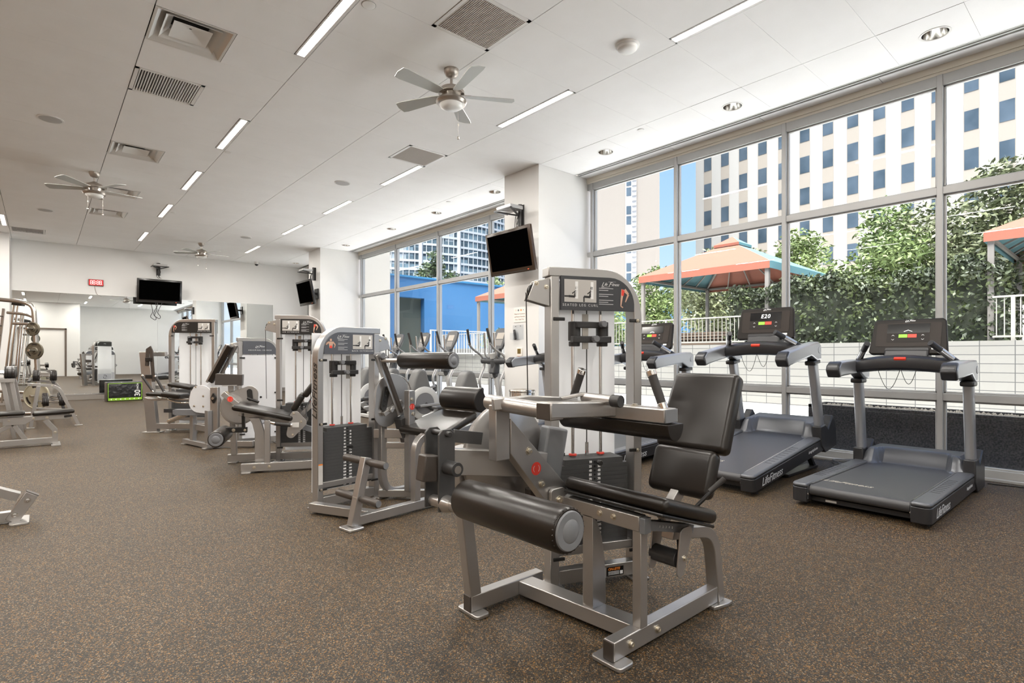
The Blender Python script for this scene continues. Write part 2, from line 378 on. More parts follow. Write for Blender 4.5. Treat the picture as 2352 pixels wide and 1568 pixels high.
# window frames and panes
def window(n,ys,ends):
    g=G(); xf,xb=X0-.015,X0+.11; w=.05
    y0,y1=ends
    for y in ys:
        g.box(xf,xb,y-w/2,y+w/2,0.0,4.10)
    for z,h in ((4.045,.11),(2.91,.075),(.79,.075),(.05,.10)):
        g.box(xf+.012,xb-.01,y0,y1,z-h/2,z+h/2)
    # glazing beads
    for a,b in zip(ys[:-1],ys[1:]):
        for z0,z1 in ((.10,.7525),(.8275,2.8725),(2.9475,3.99)):
            for (p,q,s_,t) in ((a+w/2,a+w/2+.02,z0,z1),(b-w/2-.02,b-w/2,z0,z1)): g.box(X0+.03,X0+.07,p,q,s_,t)
            g.box(X0+.03,X0+.07,a,b,z0,z0+.018); g.box(X0+.03,X0+.07,a,b,z1-.018,z1)
    o=struct('window_%d'%n,g,alum,.003)
    pn=G()
    for a,b in zip(ys[:-1],ys[1:]):
        for z0,z1 in ((.10,.7525),(.8275,2.8725),(2.9475,3.99)): pn.box(X0+.047,X0+.053,a+.03,b-.03,z0,z1)
    P('pane',pn,glass,o)
window(1,[-4.8,-3.3,-1.72,-.19,1.353,2.906,4.437,6.03],(-4.8,6.13))
window(2,[7.05,8.79,10.73,12.73,14.73],(6.98,14.89))
window(3,[15.85,17.3,18.85],(15.76,18.9))
struct('wall_sill',G().box(X0+.0,X0+.11,YF-2.2,YB,-.05,0.001),alum)
struct('trim_4',G().box(6.93,X0-.015,-5,6.13,0,.028).box(6.93,X0-.015,6.98,14.89,0,.028),alum,.004)
# mirror
mo=struct('wall_mirror',G().box(-.55,2.60,YB-.012,YB-.001,.165,2.88).box(2.606,5.85,YB-.012,YB-.001,.165,2.88),mirm)
struct('trim_5',G().box(-.56,5.86,YB-.02,YB-.001,.13,.165),steel,.002)
# slot diffuser along the window ceiling
so=tag(P('slot_diffuser',G().box(6.70,6.815,-4.6,6.12,ZC+.03,ZC+.05),gapm),'long grey linear slot diffuser in the ceiling over the windows in front of the treadmills','air diffuser')
g=G()
for a,b in ((6.70,6.712),(6.745,6.77),(6.803,6.815)): g.box(a,b,-4.6,6.12,ZC-.004,ZC+.03)
P('slot_blade',g,mat('diffuser_grey',(.55,.55,.54),.5),so)
s2=tag(P('slot_diffuser',G().box(6.70,6.815,6.98,14.88,ZC+.03,ZC+.05),gapm),'linear slot diffuser in the ceiling over the windows behind the ellipticals','air diffuser')
g=G()
for a,b in ((6.70,6.712),(6.745,6.77),(6.803,6.815)): g.box(a,b,6.98,14.88,ZC-.004,ZC+.03)
P('slot_blade',g,MATS['diffuser_grey'],s2)
# ================================================================ outside
patio=mat('patio_concrete',(.76,.75,.73),.8); vary(patio,(.72,.71,.69),(.80,.79,.77),1.5)
struct('floor_patio',G().box(X0+.14,13.98,-20,40,-.25,-.02),patio)
deckm=mat('pool_deck',(.74,.72,.68),.8)
struct('floor_pool_deck',G().box(14.22,60,-40,60,.9,1.2),deckm)
# block wall
bw=mat('cream_block',(.72,.69,.62),.8); v=objco(bw)
br=nd(bw,'ShaderNodeTexBrick'); br.offset=0; br.inputs['Color1'].default_value=(.130,.125,.115,1); br.inputs['Color2'].default_value=(.118,.113,.103,1); br.inputs['Mortar'].default_value=(.03,.03,.03,1)
br.inputs['Scale'].default_value=1; br.inputs['Brick Width'].default_value=.52; br.inputs['Row Height'].default_value=.175; br.inputs['Mortar Size'].default_value=.008; br.inputs['Mortar Smooth'].default_value=.3
sep=nd(bw,'ShaderNodeSeparateXYZ'); cb=nd(bw,'ShaderNodeCombineXYZ'); lk(bw,v,sep.inputs[0]); lk(bw,sep.outputs[1],cb.inputs[0]); lk(bw,sep.outputs[2],cb.inputs[1]); lk(bw,cb.outputs[0],br.inputs['Vector']); lk(bw,br.outputs['Color'],bsdf(bw).inputs['Base Color'])
struct('wall_garden',G().box(13.98,14.2,-20,40,-.1,1.50),bw)
# planter
pl=root('planter',(7.88,0,-.02),0,'long black stone planter filled with gravel outside behind the right treadmill','planter')
gran=mat('black_granite',(.028,.027,.030),.22); vary(gran,(.016,.016,.018),(.055,.052,.056),60)
P('box',G().box(-.28,.28,-9,2.85,0,.56).box(-.28,-.25,-9,2.85,.56,.60).box(.25,.28,-9,2.85,.56,.60).box(-.28,.28,2.81,2.85,.56,.60),gran,pl,.004)
gv=mat('gravel',(.45,.42,.38),.9); vary(gv,(.06,.05,.04),(.22,.20,.17),70)
g=G(); rnd=random.Random(3)
for k in range(2600):
    x,y=rnd.uniform(-.24,.24),rnd.uniform(-5,2.8); r=rnd.uniform(.012,.026); z=.565+rnd.uniform(0,.014)
    g.add([(x-r,y-r*.8,z),(x+r,y-r*.5,z),(x+r*.6,y+r,z),(x-r*.7,y+r,z),(x,y,z+r)],[(0,1,4),(1,2,4),(2,3,4),(3,0,4),(3,2,1,0)])
tag(P('gravel',g,gv,pl),kind='stuff')
# fence on the wall
fm=mat('fence_paint',(.20,.19,.17),.5)
def fence(name,a,b,z0,z1,lab,posts=2.4,axis='y',const=14.09,m=fm):
    L_=b-a
    def loc(t,z): return (const,a+t,z) if axis=='y' else (a+t,const,z)
    f=root(name,loc(0,z0),0,lab,'fence','metal railings outside'); o=f.location
    def bx(g,t0,t1,d,q0,q1):
        if axis=='y': g.box(-d,d,t0,t1,q0-z0,q1-z0)
        else: g.box(t0,t1,-d,d,q0-z0,q1-z0)
    g=G(); bx(g,0,L_,.03,z1-.035,z1); P('top_rail',g,m,f); g=G(); bx(g,0,L_,.02,z0+.06,z0+.09); P('bottom_rail',g,m,f)
    t=0
    while t<=L_+.01: g=G(); bx(g,max(t-.03,0),min(t+.03,L_),.03,z0,z1-.036); P('post',g,m,f); t+=posts
    nb=int(L_/.115); g=G((Matrix() if axis=='y' else RZ(-90))@T(0,L_/2,z0*0+.09)@RY(-90)@T((z1-z0-.13)/2,0,0)); comb(g,L_,z1-z0-.13,nb,.016,-.008,.008,.012)
    P('balusters',g,m,f)
fence('railing',6.85,13.5,1.5,2.27,'tall cream metal railing on the garden wall left of the hedge',m=fm)
fence('railing',-3.2,1.9,1.5,2.37,'cream metal railing on the garden wall at the far right behind the hedge',m=fm)
# foliage
def leafmat(n,a,b,c):
    M=mat(n,b,.55); gi=nd(M,'ShaderNodeObjectInfo'); v=objco(M); nz=nd(M,'ShaderNodeTexNoise'); nz.inputs['Scale'].default_value=2.2; nz.inputs['Detail'].default_value=8; nz.inputs['Roughness'].default_value=.75
    lk(M,v,nz.inputs['Vector']); r=ramp(M,[(.32,a),(.5,b),(.68,c)]); lk(M,nz.outputs['Fac'],r.inputs[0]); lk(M,r.outputs[0],bsdf(M).inputs['Base Color'])
    bsdf(M).inputs['Subsurface Weight'].default_value=0; return M
lfA=leafmat('leaf_bright',(.045,.065,.020),(.115,.16,.05),(.21,.27,.095)); lfB=leafmat('leaf_olive',(.045,.052,.024),(.105,.12,.055),(.19,.205,.11)); lfC=leafmat('leaf_dark',(.012,.025,.010),(.035,.06,.02),(.09,.13,.04))
bark=mat('bark',(.11,.08,.06),.9)
def leaves(g,blobs,n,s,rnd,squash=.75):
    tot=sum(b[3]**2 for b in blobs)
    vs=[];fs=[]
    for (cx,cy,cz,r) in blobs:
        for k in range(int(n*r*r/tot)):
            d=V((rnd.gauss(0,1),rnd.gauss(0,1),rnd.gauss(0,1))).normalized(); q=r*(rnd.random()**.4)
            p=V((cx,cy,cz))+V((d.x*q,d.y*q,d.z*q*squash))
            u=V((rnd.gauss(0,1),rnd.gauss(0,1),rnd.gauss(0,.6))).normalized(); w=u.cross(V((rnd.gauss(0,1),rnd.gauss(0,1),rnd.gauss(0,1)))).normalized()
            a=s*rnd.uniform(.6,1.3); o=len(vs); vs+=[p-u*a,p+w*a*.4,p+u*a,p-w*a*.4]; fs.append((o,o+1,o+2,o+3))
    g.add(vs,fs)
def tree(x,y,z0,h,rad,m,lab,seed,n=9000,s=.095,name='leafy_tree',cat='tree',group='trees beyond the garden wall'):
    rnd=random.Random(seed); o=root(name,(x,y,z0),0,lab,cat,group)
    bl=[]
    for k in range(11):
        a=rnd.uniform(0,2*PI); q=rnd.uniform(0,.62)*rad; zz=rnd.uniform(.22,.88)*h
        bl.append((q*math.cos(a),q*math.sin(a)*1.0,zz,rnd.uniform(.34,.52)*rad*(1.15-.5*zz/h)))
    bl.append((0,0,h*.93,.3*rad)); bl.append((0,0,h*.5,.62*rad))
    g=G(); leaves(g,bl,n,s,rnd); P('foliage',g,m,o)
    g=G(); g.cyl((0,0,0),(0,0,h*.55),.09,.05,10)
    for k in range(7):
        b=bl[k]; g.cyl((0,0,h*rnd.uniform(.2,.5)),b[:3],.04,.012,7)
    P('trunk',g,bark,o)
tree(21.5,14.5,1.2,3.9,2.2,lfA,'bright green tree seen just right of the gazebo roof peak through the front windows',11)
tree(22,18.5,1.2,3.5,2.3,lfA,'pale green tree at the left behind the peach gazebo roof',12)
tree(20.8,11.3,1.2,4.2,2.5,lfB,'olive green tree behind the blue edge of the near gazebo',13)
tree(20.5,8.0,1.2,4.3,2.6,lfA,'tall bright green tree in the middle bay of the front windows',14,11000)
tree(20,5.2,1.2,4.7,2.6,lfA,'tallest light green tree beside the mullion between the two right bays',15,11000)
tree(19.6,2.4,1.2,5.1,2.7,lfB,'broad olive tree in the right bay above the hedge',16,12000)
tree(20.0,-.6,1.2,5.3,2.7,lfB,'olive tree behind the right gazebo at the photo edge',17,10000)
#tree(24.5,16.3,1.2,3.6,2.4,lfB,'dim olive tree low behind the gazebo posts',18)
tree(25.6,18.9,1.2,2.4,1.3,lfA,'small round bush in front of the blue wall seen through the front windows',19,1800)
tree(16.5,25.5,1.2,5.8,1.7,lfC,'dark tree growing above the blue wall at its left end',20,3500,.12)
tree(21.5,26.5,1.2,5.0,1.6,lfA,'light green shrub peeping over the blue wall, middle far window',21,1800,.1)
tree(25.0,26.5,1.2,5.2,1.7,lfB,'shrub above the blue wall beside the near column',22,1800,.1)
def hedge(x0,x1,y0,y1,z0,z1,m,lab,seed,n,s=.055):
    rnd=random.Random(seed); o=root('clipped_hedge',((x0+x1)/2,(y0+y1)/2,z0),0,lab,'hedge','clipped hedges'); hx,hy,h=(x1-x0)/2,(y1-y0)/2,z1-z0
    g=G(); vs=[];fs=[]
    for k in range(n):
        f=rnd.random()
        x=rnd.choice((-hx,hx)) if f<.6 else rnd.uniform(-hx,hx); y=rnd.uniform(-hy,hy) if f<.93 else rnd.choice((-hy,hy)); top=h+.12*math.sin(y*2.1)+.07*math.sin(y*5.3+1)
        z=rnd.uniform(0,top) if f<.6 or f>.93 else top
        if f<.6 and rnd.random()<.3: z=top-abs(rnd.gauss(0,.15))
        p=V((x+rnd.gauss(0,.07),y+rnd.gauss(0,.05),z+rnd.gauss(0,.06)))
        u=V((rnd.gauss(0,1),rnd.gauss(0,1),rnd.gauss(0,1))).normalized(); w=u.cross(V((rnd.gauss(0,1),rnd.gauss(0,1),rnd.gauss(0,1)))).normalized(); a=s*rnd.uniform(.6,1.4)
        q=len(vs); vs+=[p-u*a,p+w*a*.5,p+u*a,p-w*a*.5]; fs.append((q,q+1,q+2,q+3))
    g.add(vs,fs); P('foliage',g,m,o)
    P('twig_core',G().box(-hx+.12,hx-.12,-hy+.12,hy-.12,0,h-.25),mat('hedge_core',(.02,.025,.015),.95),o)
lfD=leafmat('leaf_hedge',(.008,.013,.006),(.024,.034,.013),(.085,.11,.032))
hedge(14.42,15.9,1.75,7.5,1.20,3.03,lfD,'dense dark green clipped hedge on top of the cream block wall',31,15000)
tree(15.0,10.9,1.2,1.4,.8,lfB,'small weedy shrub inside the railing left of the hedge',33,900,.07,'weedy_shrub','shrub','shrubs at the railing')
#tree(14.75,8.75,1.2,.85,.45,lfA,'low light green weeds at the foot of the railing beside the hedge',34,500,.06,'weedy_shrub','shrub','shrubs at the railing')
tree(15.7,22.3-3.4,1.2,1.0,1.4,lfA,'low green bush behind the railing in front of the blue wall',35,2500,.07,'weedy_shrub','shrub','shrubs at the railing')
# gazebos
can1=mat('canvas_orange',(.185,.058,.034),.75); can2=mat('canvas_teal',(.07,.16,.18),.75); gpost=mat('gazebo_post',(0.151,0.139,0.126),.5)
def gazebo(x,y,lab):
    o=root('canvas_gazebo',(x,y,1.2),0,lab,'gazebo','canvas gazebos on the pool deck'); h=2.06; e=2.5; pk=3.38; t=.22
    cs=[(-h,-h),(h,-h),(h,h),(-h,h)]
    g1=G(); g2=G()
    for k in range(4):
        a,b=cs[k],cs[(k+1)%4]; g=g1 if k in (3,1) else g2
        q=.13; s_=.35
        vs=[(a[0],a[1],e),(b[0],b[1],e),(b[0]*s_*.5,b[1]*s_*.5,pk),(a[0]*s_*.5,a[1]*s_*.5,pk),(a[0]*1.0,a[1],e-.20),(b[0],b[1],e-.20)]
        vs=[V(p) for p in vs]; th=V((0,0,-.012))
        g.add(vs+[p+th for p in vs],[(0,1,2,3),(9,8,7,6),(4,5,1,0),(2,8,9,3),(0,3,9,6),(1,7,8,2)]) 
        c=[(p[0]*.20,p[1]*.20) for p in (a,b)]
        g.add([(c[0][0],c[0][1],pk+.08),(c[1][0],c[1][1],pk+.08),(0,0,pk+.36),(c[0][0],c[0][1],pk-.0),(c[1][0],c[1][1],pk-.0)],[(0,1,2),(3,4,1,0)])
    P('orange_canopy',g1,can1,o,label='faded orange canvas panels'); P('teal_canopy',g2,can2,o,label='teal canvas panels')
    for a in cs: P('post',G().box(a[0]*.95-.05,a[0]*.95+.05,a[1]*.95-.05,a[1]*.95+.05,0,e-.1),gpost,o)
    g=G()
    for a,b in zip(cs,cs[1:]+cs[:1]):
        g.path([(a[0]*.96,a[1]*.96,e-.1),(b[0]*.96,b[1]*.96,e-.1)],.05,.07); g.path([(a[0]*.96,a[1]*.96,e-.06),(a[0]*.17,a[1]*.17,pk-.06)],.05,.06)
        for q in (.2,.4,.6,.8):
            m_=(a[0]*(1-q)+b[0]*q,a[1]*(1-q)+b[1]*q); g.path([(m_[0]*.96,m_[1]*.96,e-.06),(m_[0]*.18,m_[1]*.18,pk-.06)],.03,.04)
    P('rafters',g,gpost,o)
gazebo(16.45,8.4,'orange and teal canvas gazebo standing beyond the railing in the front windows')
gazebo(16.45,.02,'orange and teal gazebo cut off at the right edge of the photo')
gazebo(16.1,16.55,'peach canvas gazebo in front of the blue wall, partly hidden by the near column')
# stacked wood and pool deck bench behind the railing
g=G(); rnd=random.Random(5)
for k in range(9): g.box(-.6+rnd.uniform(-.1,.1),.6,-1.3+rnd.uniform(-.1,.1),1.3+rnd.uniform(-.2,.1),.08*k,.08*k+.06)
sk=P('timber_stack',g,mat('weathered_wood',(0.084,0.059,0.042),.8)); sk.location=(15.4,8.95,1.2); tag(sk,'stack of brown timber boards behind the railing left of the hedge','timber')
# blue wall with an opening and shade-coloured passage
blue=mat('blue_render',(0.015,0.092,0.26),.7); vary(blue,(.012,.078,.20),(.025,.11,.25),.35,stretch=(1,1,.6))
b=P('blue_wall',G().box(9.6,11.75,21,21.3,1.2,4.62).box(13.0,40,21,21.3,1.2,4.62).box(11.75,13.0,21,21.3,3.75,4.62),blue); tag(b,'tall bright blue rendered wall at the far side of the pool deck','wall')
P('capping',G().box(9.5,40.3,20.95,21.35,4.62,4.70),mat('blue_cap',(0.021,0.126,0.26),.5),b)
P('passage_block',G().box(11.2,13.6,21.31,25,1.2,4.6),mat('passage_shade',(.035,.045,.04),.9),b)  # solid block, dark colour stands in for shade inside the opening
P('sign',G().box(17.9,18.5,20.97,20.995,2.25,2.45),mat('faded_red_sign',(.55,.10,.28),.6),b,label='small faded red sign')
fence('railing',10.2,13.9,1.2,2.10,'white railing across the pool deck seen through the windows behind the ellipticals',axis='x',const=16.1,m=mat('railing_white',(.26,.26,.255),.5))
fence('railing',16.1,24,1.2,2.15,'white railing on the garden wall in front of the gazebo beside the near column',const=13.9,m=mat('railing_white',(.26,.26,.255),.5))
# cream wing of this building beyond the far windows
crm=mat('cream_render',(0.277,0.26,0.235),.8)
struct('wall_wing',G().box(X0+.15,9.55,17.75,30,-.1,9),crm)
# white striped office building
off=mat('office_white',(.225,.219,.210),.7); offb=mat('office_beige',(.175,.155,.133),.7); og=mat('office_glass',(.03,.045,.06),.25,0.,spec=.35); vary(og,(.018,.030,.042),(.055,.075,.10),.35)
A=3.7; s_,c_=math.sin(R(A)),math.cos(R(A))
ob=root('office_building',(66.4,37.8,0),R(-A),'white office block with columns of square windows beyond the trees','building')
# local: y along facade (towards the photo left = +y), x behind
def offy(px):
    th=R(TH)+math.atan((px-1176)/1251); d=V((math.sin(th),math.cos(th))); 
    o=V((66.4,37.8)); u=V((s_,c_)); # ray d*t = o+u*y
    det=d.x*(-u.y)+u.x*d.y; t=(o.x*(-u.y)+u.x*o.y)/det; p=d*t; return (p-o).dot(u)
yL=offy(1598); sp_=(offy(1617)-offy(1656)); wdt=(offy(1617)-offy(1635))
P('facade',G().box(0,12,-75,yL,-2,46),off,ob)
g=G(); gb=G(); n=0
y=offy(1617); 
flo=3.55; 
cols=[]
while y>-74: cols.append(y); y-=sp_
zt=1.22+(815-424.5)/1251*72
for yc in cols:
    gb.box(-.03,.02,yc-wdt,yc,-1,44)
    for k in range(-4,8):
        z1=zt+k*flo; g.box(-.05,.02,yc-wdt+.03,yc-.03,z1-2.1,z1)
P('spandrels',gb,offb,ob)
# windows one by one
win0=None
g=G()
for i,yc in enumerate(cols):
    for k in range(-4,8):
        z1=zt+k*flo; w_=G().box(-.06,.015,yc-wdt+.06,yc-.06,z1-1.85,z1)
        if i<20 and -3<k<4: P('window_pane',w_,og,ob)
        else: g.v+= [v for v in w_.v]; g.f+=[[len(g.v)-8+j for j in f] for f in w_.f]
tag(P('window_panes',g,og,ob),kind='stuff')
# beige tower with the ladder-like strip of windows
bt=root('beige_tower',(0,0,0),0,'plain beige tower with one narrow strip of small windows left of the sky gap','building')
def wpt(px,D):
    f=V((math.sin(R(TH)),math.cos(R(TH)))); r=V((math.cos(R(TH)),-math.sin(R(TH)))); return f*D+r*((px-1176)/1251*D)
a,b=wpt(1300,62),wpt(1515,58); u=(b-a).normalized(); nrm=V((-u.y,u.x)); 
if nrm.dot(a)<0: nrm=-nrm
bt.location=(a.x,a.y,0); bt.rotation_euler=(0,0,math.atan2(u.y,u.x)); Lw=(b-a).length
sgn=1 if V((-u.y,u.x)).dot(nrm)>0 else -1
beige=mat('tower_beige',(.135,.120,.108),.75)
ra=V((a.x,a.y)).normalized(); rb=V((b.x,b.y)).normalized(); rb=V((rb.x-.05,rb.y+.05)); lo=lambda p:((p-a).dot(u),(p-a).dot(V((-u.y,u.x))))
P('facade',G().prism([lo(a),lo(b),lo(b+rb*14),lo(a+ra*14)],'z',-2,48),beige,bt)
def tx(px):
    th=R(TH)+math.atan((px-1176)/1251); d=V((math.sin(th),math.cos(th))); det=d.x*(-u.y)+u.x*d.y; t=(a.x*(-u.y)+u.x*a.y)/det; return (d*t-a).dot(u)
x1,x2,x3=tx(1437),tx(1450),tx(1462)
P('window_strip',G().box(x1,x3,*sorted((-.06*sgn,.05*sgn)),0,47),mat('strip_white',(.28,.28,.29),.5),bt)
g=G(); z=3
while z<46:
    if int(z/3.2)%2==0 or True: g.box(x1+.1,x2,*sorted((-.10*sgn,-.05*sgn)),z,z+.9); g.box(x1+.1,x2,*sorted((-.10*sgn,-.05*sgn)),z+1.1,z+2.0)
    z+=3.1
P('strip_windows',g,og,bt)
g=G(); z=2
while z<46: g.box(x2+.08,x3,*sorted((-.22*sgn,-.05*sgn)),z,z+.22); z+=.55
P('louvres',g,mat('louvre_grey',(.40,.42,.46),.5),bt)
#lb=P('low_block',G().box(45,60,33,36.5,0,13),mat('low_white',(0.311,0.307,0.298),.7)); tag(lb,'low pale block at the foot of the beige tower','building')
# curved glass tower
ct=root('curved_tower',(127,227,0),0,'curved glass apartment tower with pale horizontal bands above the blue wall','building')
glz=mat('tower_glass',(.10,.17,.24),.35,.0,spec=.3)
n=60; Rr=60
def arc(r,z0,z1,g,a0=150,a1=330,n=90):
    for k in range(n):
        p=[R(a0+(a1-a0)*(k+j)/n) for j in (0,1)]
        g.add([(rr_*math.cos(q),rr_*math.sin(q),z) for z in (z0,z1) for rr_ in (r-.5,r) for q in p],[(0,1,3,2),(4,6,7,5),(2,3,7,6),(0,4,5,1)])
v=objco(glz); brk=nd(glz,'ShaderNodeTexWhiteNoise'); brk.noise_dimensions='3D'
mp=nd(glz,'ShaderNodeVectorMath'); mp.operation='MULTIPLY'; mp.inputs[1].default_value=(.22,.22,.323); lk(glz,v,mp.inputs[0]); fl=nd(glz,'ShaderNodeVectorMath'); fl.operation='FLOOR'; lk(glz,mp.outputs[0],fl.inputs[0]); lk(glz,fl.outputs[0],brk.inputs['Vector'])
rm=ramp(glz,[(0,(.03,.05,.065)),(.45,(.06,.09,.11)),(.7,(.10,.145,.175)),(.9,(.22,.25,.27))],'CONSTANT'); lk(glz,brk.outputs['Value'],rm.inputs[0]); lk(glz,rm.outputs[0],bsdf(glz).inputs['Base Color'])
g=G(); arc(Rr,0,100,g); P('curtain_wall',g,glz,ct)
g=G(); z=4
while z<100: arc(Rr+.35,z,z+.8,g); z+=3.1
P('floor_bands',g,mat('band_pale',(0.294,0.311,0.328),.5),ct)
g=G()
for k in range(0,90,1):
    a=R(150+2*k); g.cyl((( Rr+.2)*math.cos(a),(Rr+.2)*math.sin(a),0),((Rr+.2)*math.cos(a),(Rr+.2)*math.sin(a),100),.8 if k%7==0 else .16,n=6,cap=False)
P('fins',g,MATS['band_pale'],ct)
# ================================================================ things in the ceiling
lens=mat('light_louver',(.85,.84,.82),.4,emit=((1,.95,.87),STRIP_E))
lframe=mat('fixture_white',(.80,.79,.77),.45)
def desc_strip(x,y):
    side={1.90:'central',4.48:'window side',-.68:'left',-3.26:'unseen far left'}[x]
    order={-2.245:'added behind the viewpoint',1.625:'cut off by the photo top',4.205:'beside the nearest fan' if x>4 else 'beside the largest air diffuser',7.43:'second along its row',10.01:'third along its row',12.59:'fourth along its row',15.815:'last before the mirror'}[y]
    return 'recessed strip light in the %s ceiling row, %s'%(side,order)
for x0,x1 in LX:
    for y0,y1 in LY:
        if x0<-1 and y0>0 and y0<12: pass
        cx=(x0+x1)/2; cy=(y0+y1)/2
        o=root('strip_light',(cx,cy,ZC),0,desc_strip(x0,y0),'ceiling light','recessed strip lights')
        w=(x1-x0)/2-.006; l=(y1-y0)/2-.004
        g=G().box(-w,w,-l,l,.045,.05)
        for a,b,c,d in ((-w,-w+.016,-l,l),(w-.028,w,-l,l),(-w,w,-l,-l+.014),(-w,w,l-.014,l)): g.box(a,b,c,d,-.004,.045)
        P('housing',g,lframe,o)
        P('diffuser',G().box(-w+.016,w-.028,-l+.014,l-.014,.018,.03),lens,o)
        g=G(T(-.006,0,0)); comb(g,2*l-.03,2*w-.044,28,.004,.004,.017)
        P('louver',g,lframe,o)
        lamp('strip_lamp','AREA',(cx-.006,cy,ZC-.006),(0,0,0),STRIP,(1,.955,.89),shape='RECTANGLE',size=w*2-.044,size_y=l*2-.03)
galv=mat('diffuser_aluminium',(.80,.79,.77),.35,.45)
dark=mat('duct_dark',(.02,.018,.016),.8)
def diffuser(cx,cy,lab):
    o=root('air_diffuser',(cx,cy,ZC),0,lab,'air diffuser','square cone air diffusers')
    h=.3225-.004
    def cone(g,a,za,b,zb,t=.004):
        vs=[(sx*a,sy*a,za) for sx,sy in ((-1,-1),(1,-1),(1,1),(-1,1))]+[(sx*b,sy*b,zb) for sx,sy in ((-1,-1),(1,-1),(1,1),(-1,1))]
        vs+=[(p[0],p[1],p[2]+t) for p in vs]
        fs=[]
        for k in range(4):
            j=(k+1)%4; fs+=[(k,j,4+j,4+k),(8+k,12+k,12+j,8+j),(k,8+k,8+j,j),(4+k,4+j,12+j,12+k)]
        g.add(vs,fs)
    g=G(); cone(g,h,-.003,h-.022,-.003); cone(g,h-.022,-.003,.16,.13); P('outer_frame',g,galv,o)
    g=G(); cone(g,.225,.012,.15,.085); P('middle_cone',g,lframe,o)
    g=G(); cone(g,.145,.015,.01,.065); cone(g,.145,.015,.155,.012); P('inner_cone',g,lframe,o)
    P('duct_collar',G().cyl((0,0,.10),(0,0,.22),.15),dark,o)
for c,l in zip([q for q in SQ if q[3]=='d'],['largest square cone air diffuser, nearest the top of the photo','square cone air diffuser just beyond the slatted return grille','square cone air diffuser half hidden behind the left ceiling fan','farthest square cone air diffuser with red reflections near the back wall']):
    diffuser(c[0]+.3225,c[2]+.3225,l)
def grille(cx,cy,lab,mt,back,n,wid,axis=0):
    o=root('return_grille',(cx,cy,ZC),0,lab,'air vent','return air grilles'); h=.3225-.004
    g=G()
    for a,b,c,d in ((-h,-h+.035,-h,h),(h-.035,h,-h,h),(-h,h,-h,-h+.035),(-h,h,h-.035,h)): g.box(a,b,c,d,-.004,.02)
    P('frame',g,lframe,o)
    P('filter',G().box(-h+.03,h-.03,-h+.03,h-.03,.03,.04),back,o)
    g=G(RZ(90) if axis==0 else Matrix()); comb(g,2*h-.07,2*h-.06,n,wid,-.002,.022,.012)
    P('slats',g,mt,o)
taupe=mat('grille_taupe',(.56,.51,.475),.6); taup2=mat('filter_taupe',(.30,.26,.235),.8)
grille(.74+.3225,6.785+.3225,'white return grille with dark slots beyond the largest air diffuser',lframe,dark,23,.011)
grille(2.675+.3225,3.56+.3225,'large taupe slatted return grille at the top centre of the photo',taupe,taup2,32,.010)
grille(3.965+.3225,6.785+.3225,'taupe return grille halfway along the ceiling beyond the nearest fan',taupe,taup2,32,.010)
grille(-.55+.3225,17.105+.3225,'small grey grille near the back left corner of the ceiling',mat('grille_grey',(.6,.59,.58),.6),taup2,24,.011)
spk=mat('speaker_grey',(.47,.46,.45),.6)
for x,y,l in ((.098,9.015,'round grey ceiling speaker left of the slatted return grille'),(3.96,9.055,'round grey ceiling speaker in the middle of the ceiling'),(.08,14.75,'small round ceiling speaker beyond the left fan'),(3.94,14.85,'small round ceiling speaker near the far fan')):
    o=root('ceiling_speaker',(x,y,ZC),0,l,'speaker','round ceiling speakers')
    P('rim',G().lathe((0,0,0),(0,0,-1),[(0,.135),(.006,.135),(.008,.125)],40),lframe,o)
    P('grille',G().lathe((0,0,-.006),(0,0,-1),[(0,.118),(.005,.115),(.008,.09),(.009,.0)],40),spk,o)
refl=mat('reflector_mirror',(.72,.71,.69),.16,1.)
dlab=['largest round recessed downlight, nearest the right edge','round recessed downlight in front of the first full window bay','round recessed downlight above the left edge of the front windows','lit round downlight just left of the near column','round downlight near the ellipticals windows, left of the sprinkler','round downlight in the ceiling left of the far windows, middle of three','round downlight close to the far column','farthest round downlight at the corner of the back wall']
for i,y in enumerate(DL):
    o=root('recessed_downlight',(DX,y,ZC),0,dlab[i],'ceiling light','round recessed downlights')
    g=G(); n=40; vs=[]
    prof=[(.122,-.001),(.122,-.004),(.108,-.005),(.103,0),(.098,.04),(.085,.09),(.06,.13)]
    for r,z in prof[:4]: vs+=[(r*math.cos(2*PI*k/n),r*math.sin(2*PI*k/n),z) for k in range(n)]
    g.add(vs,[(a*n+k,a*n+(k+1)%n,(a+1)*n+(k+1)%n,(a+1)*n+k) for a in range(3) for k in range(n)]); P('trim_ring',g,lframe,o)
    g=G(); vs=[]
    for r,z in prof[3:]: vs+=[(r*math.cos(2*PI*k/n),r*math.sin(2*PI*k/n),z) for k in range(n)]
    g.add(vs,[(a*n+k,a*n+(k+1)%n,(a+1)*n+(k+1)%n,(a+1)*n+k) for a in range(3) for k in range(n)]); P('reflector',g,refl,o)
    P('bulb',G().cyl((0,0,.12),(0,0,.14),.065),emis('bulb_on',(1,.8,.55),6) if i==3 else mat('bulb_off',(.5,.5,.48),.3),o)
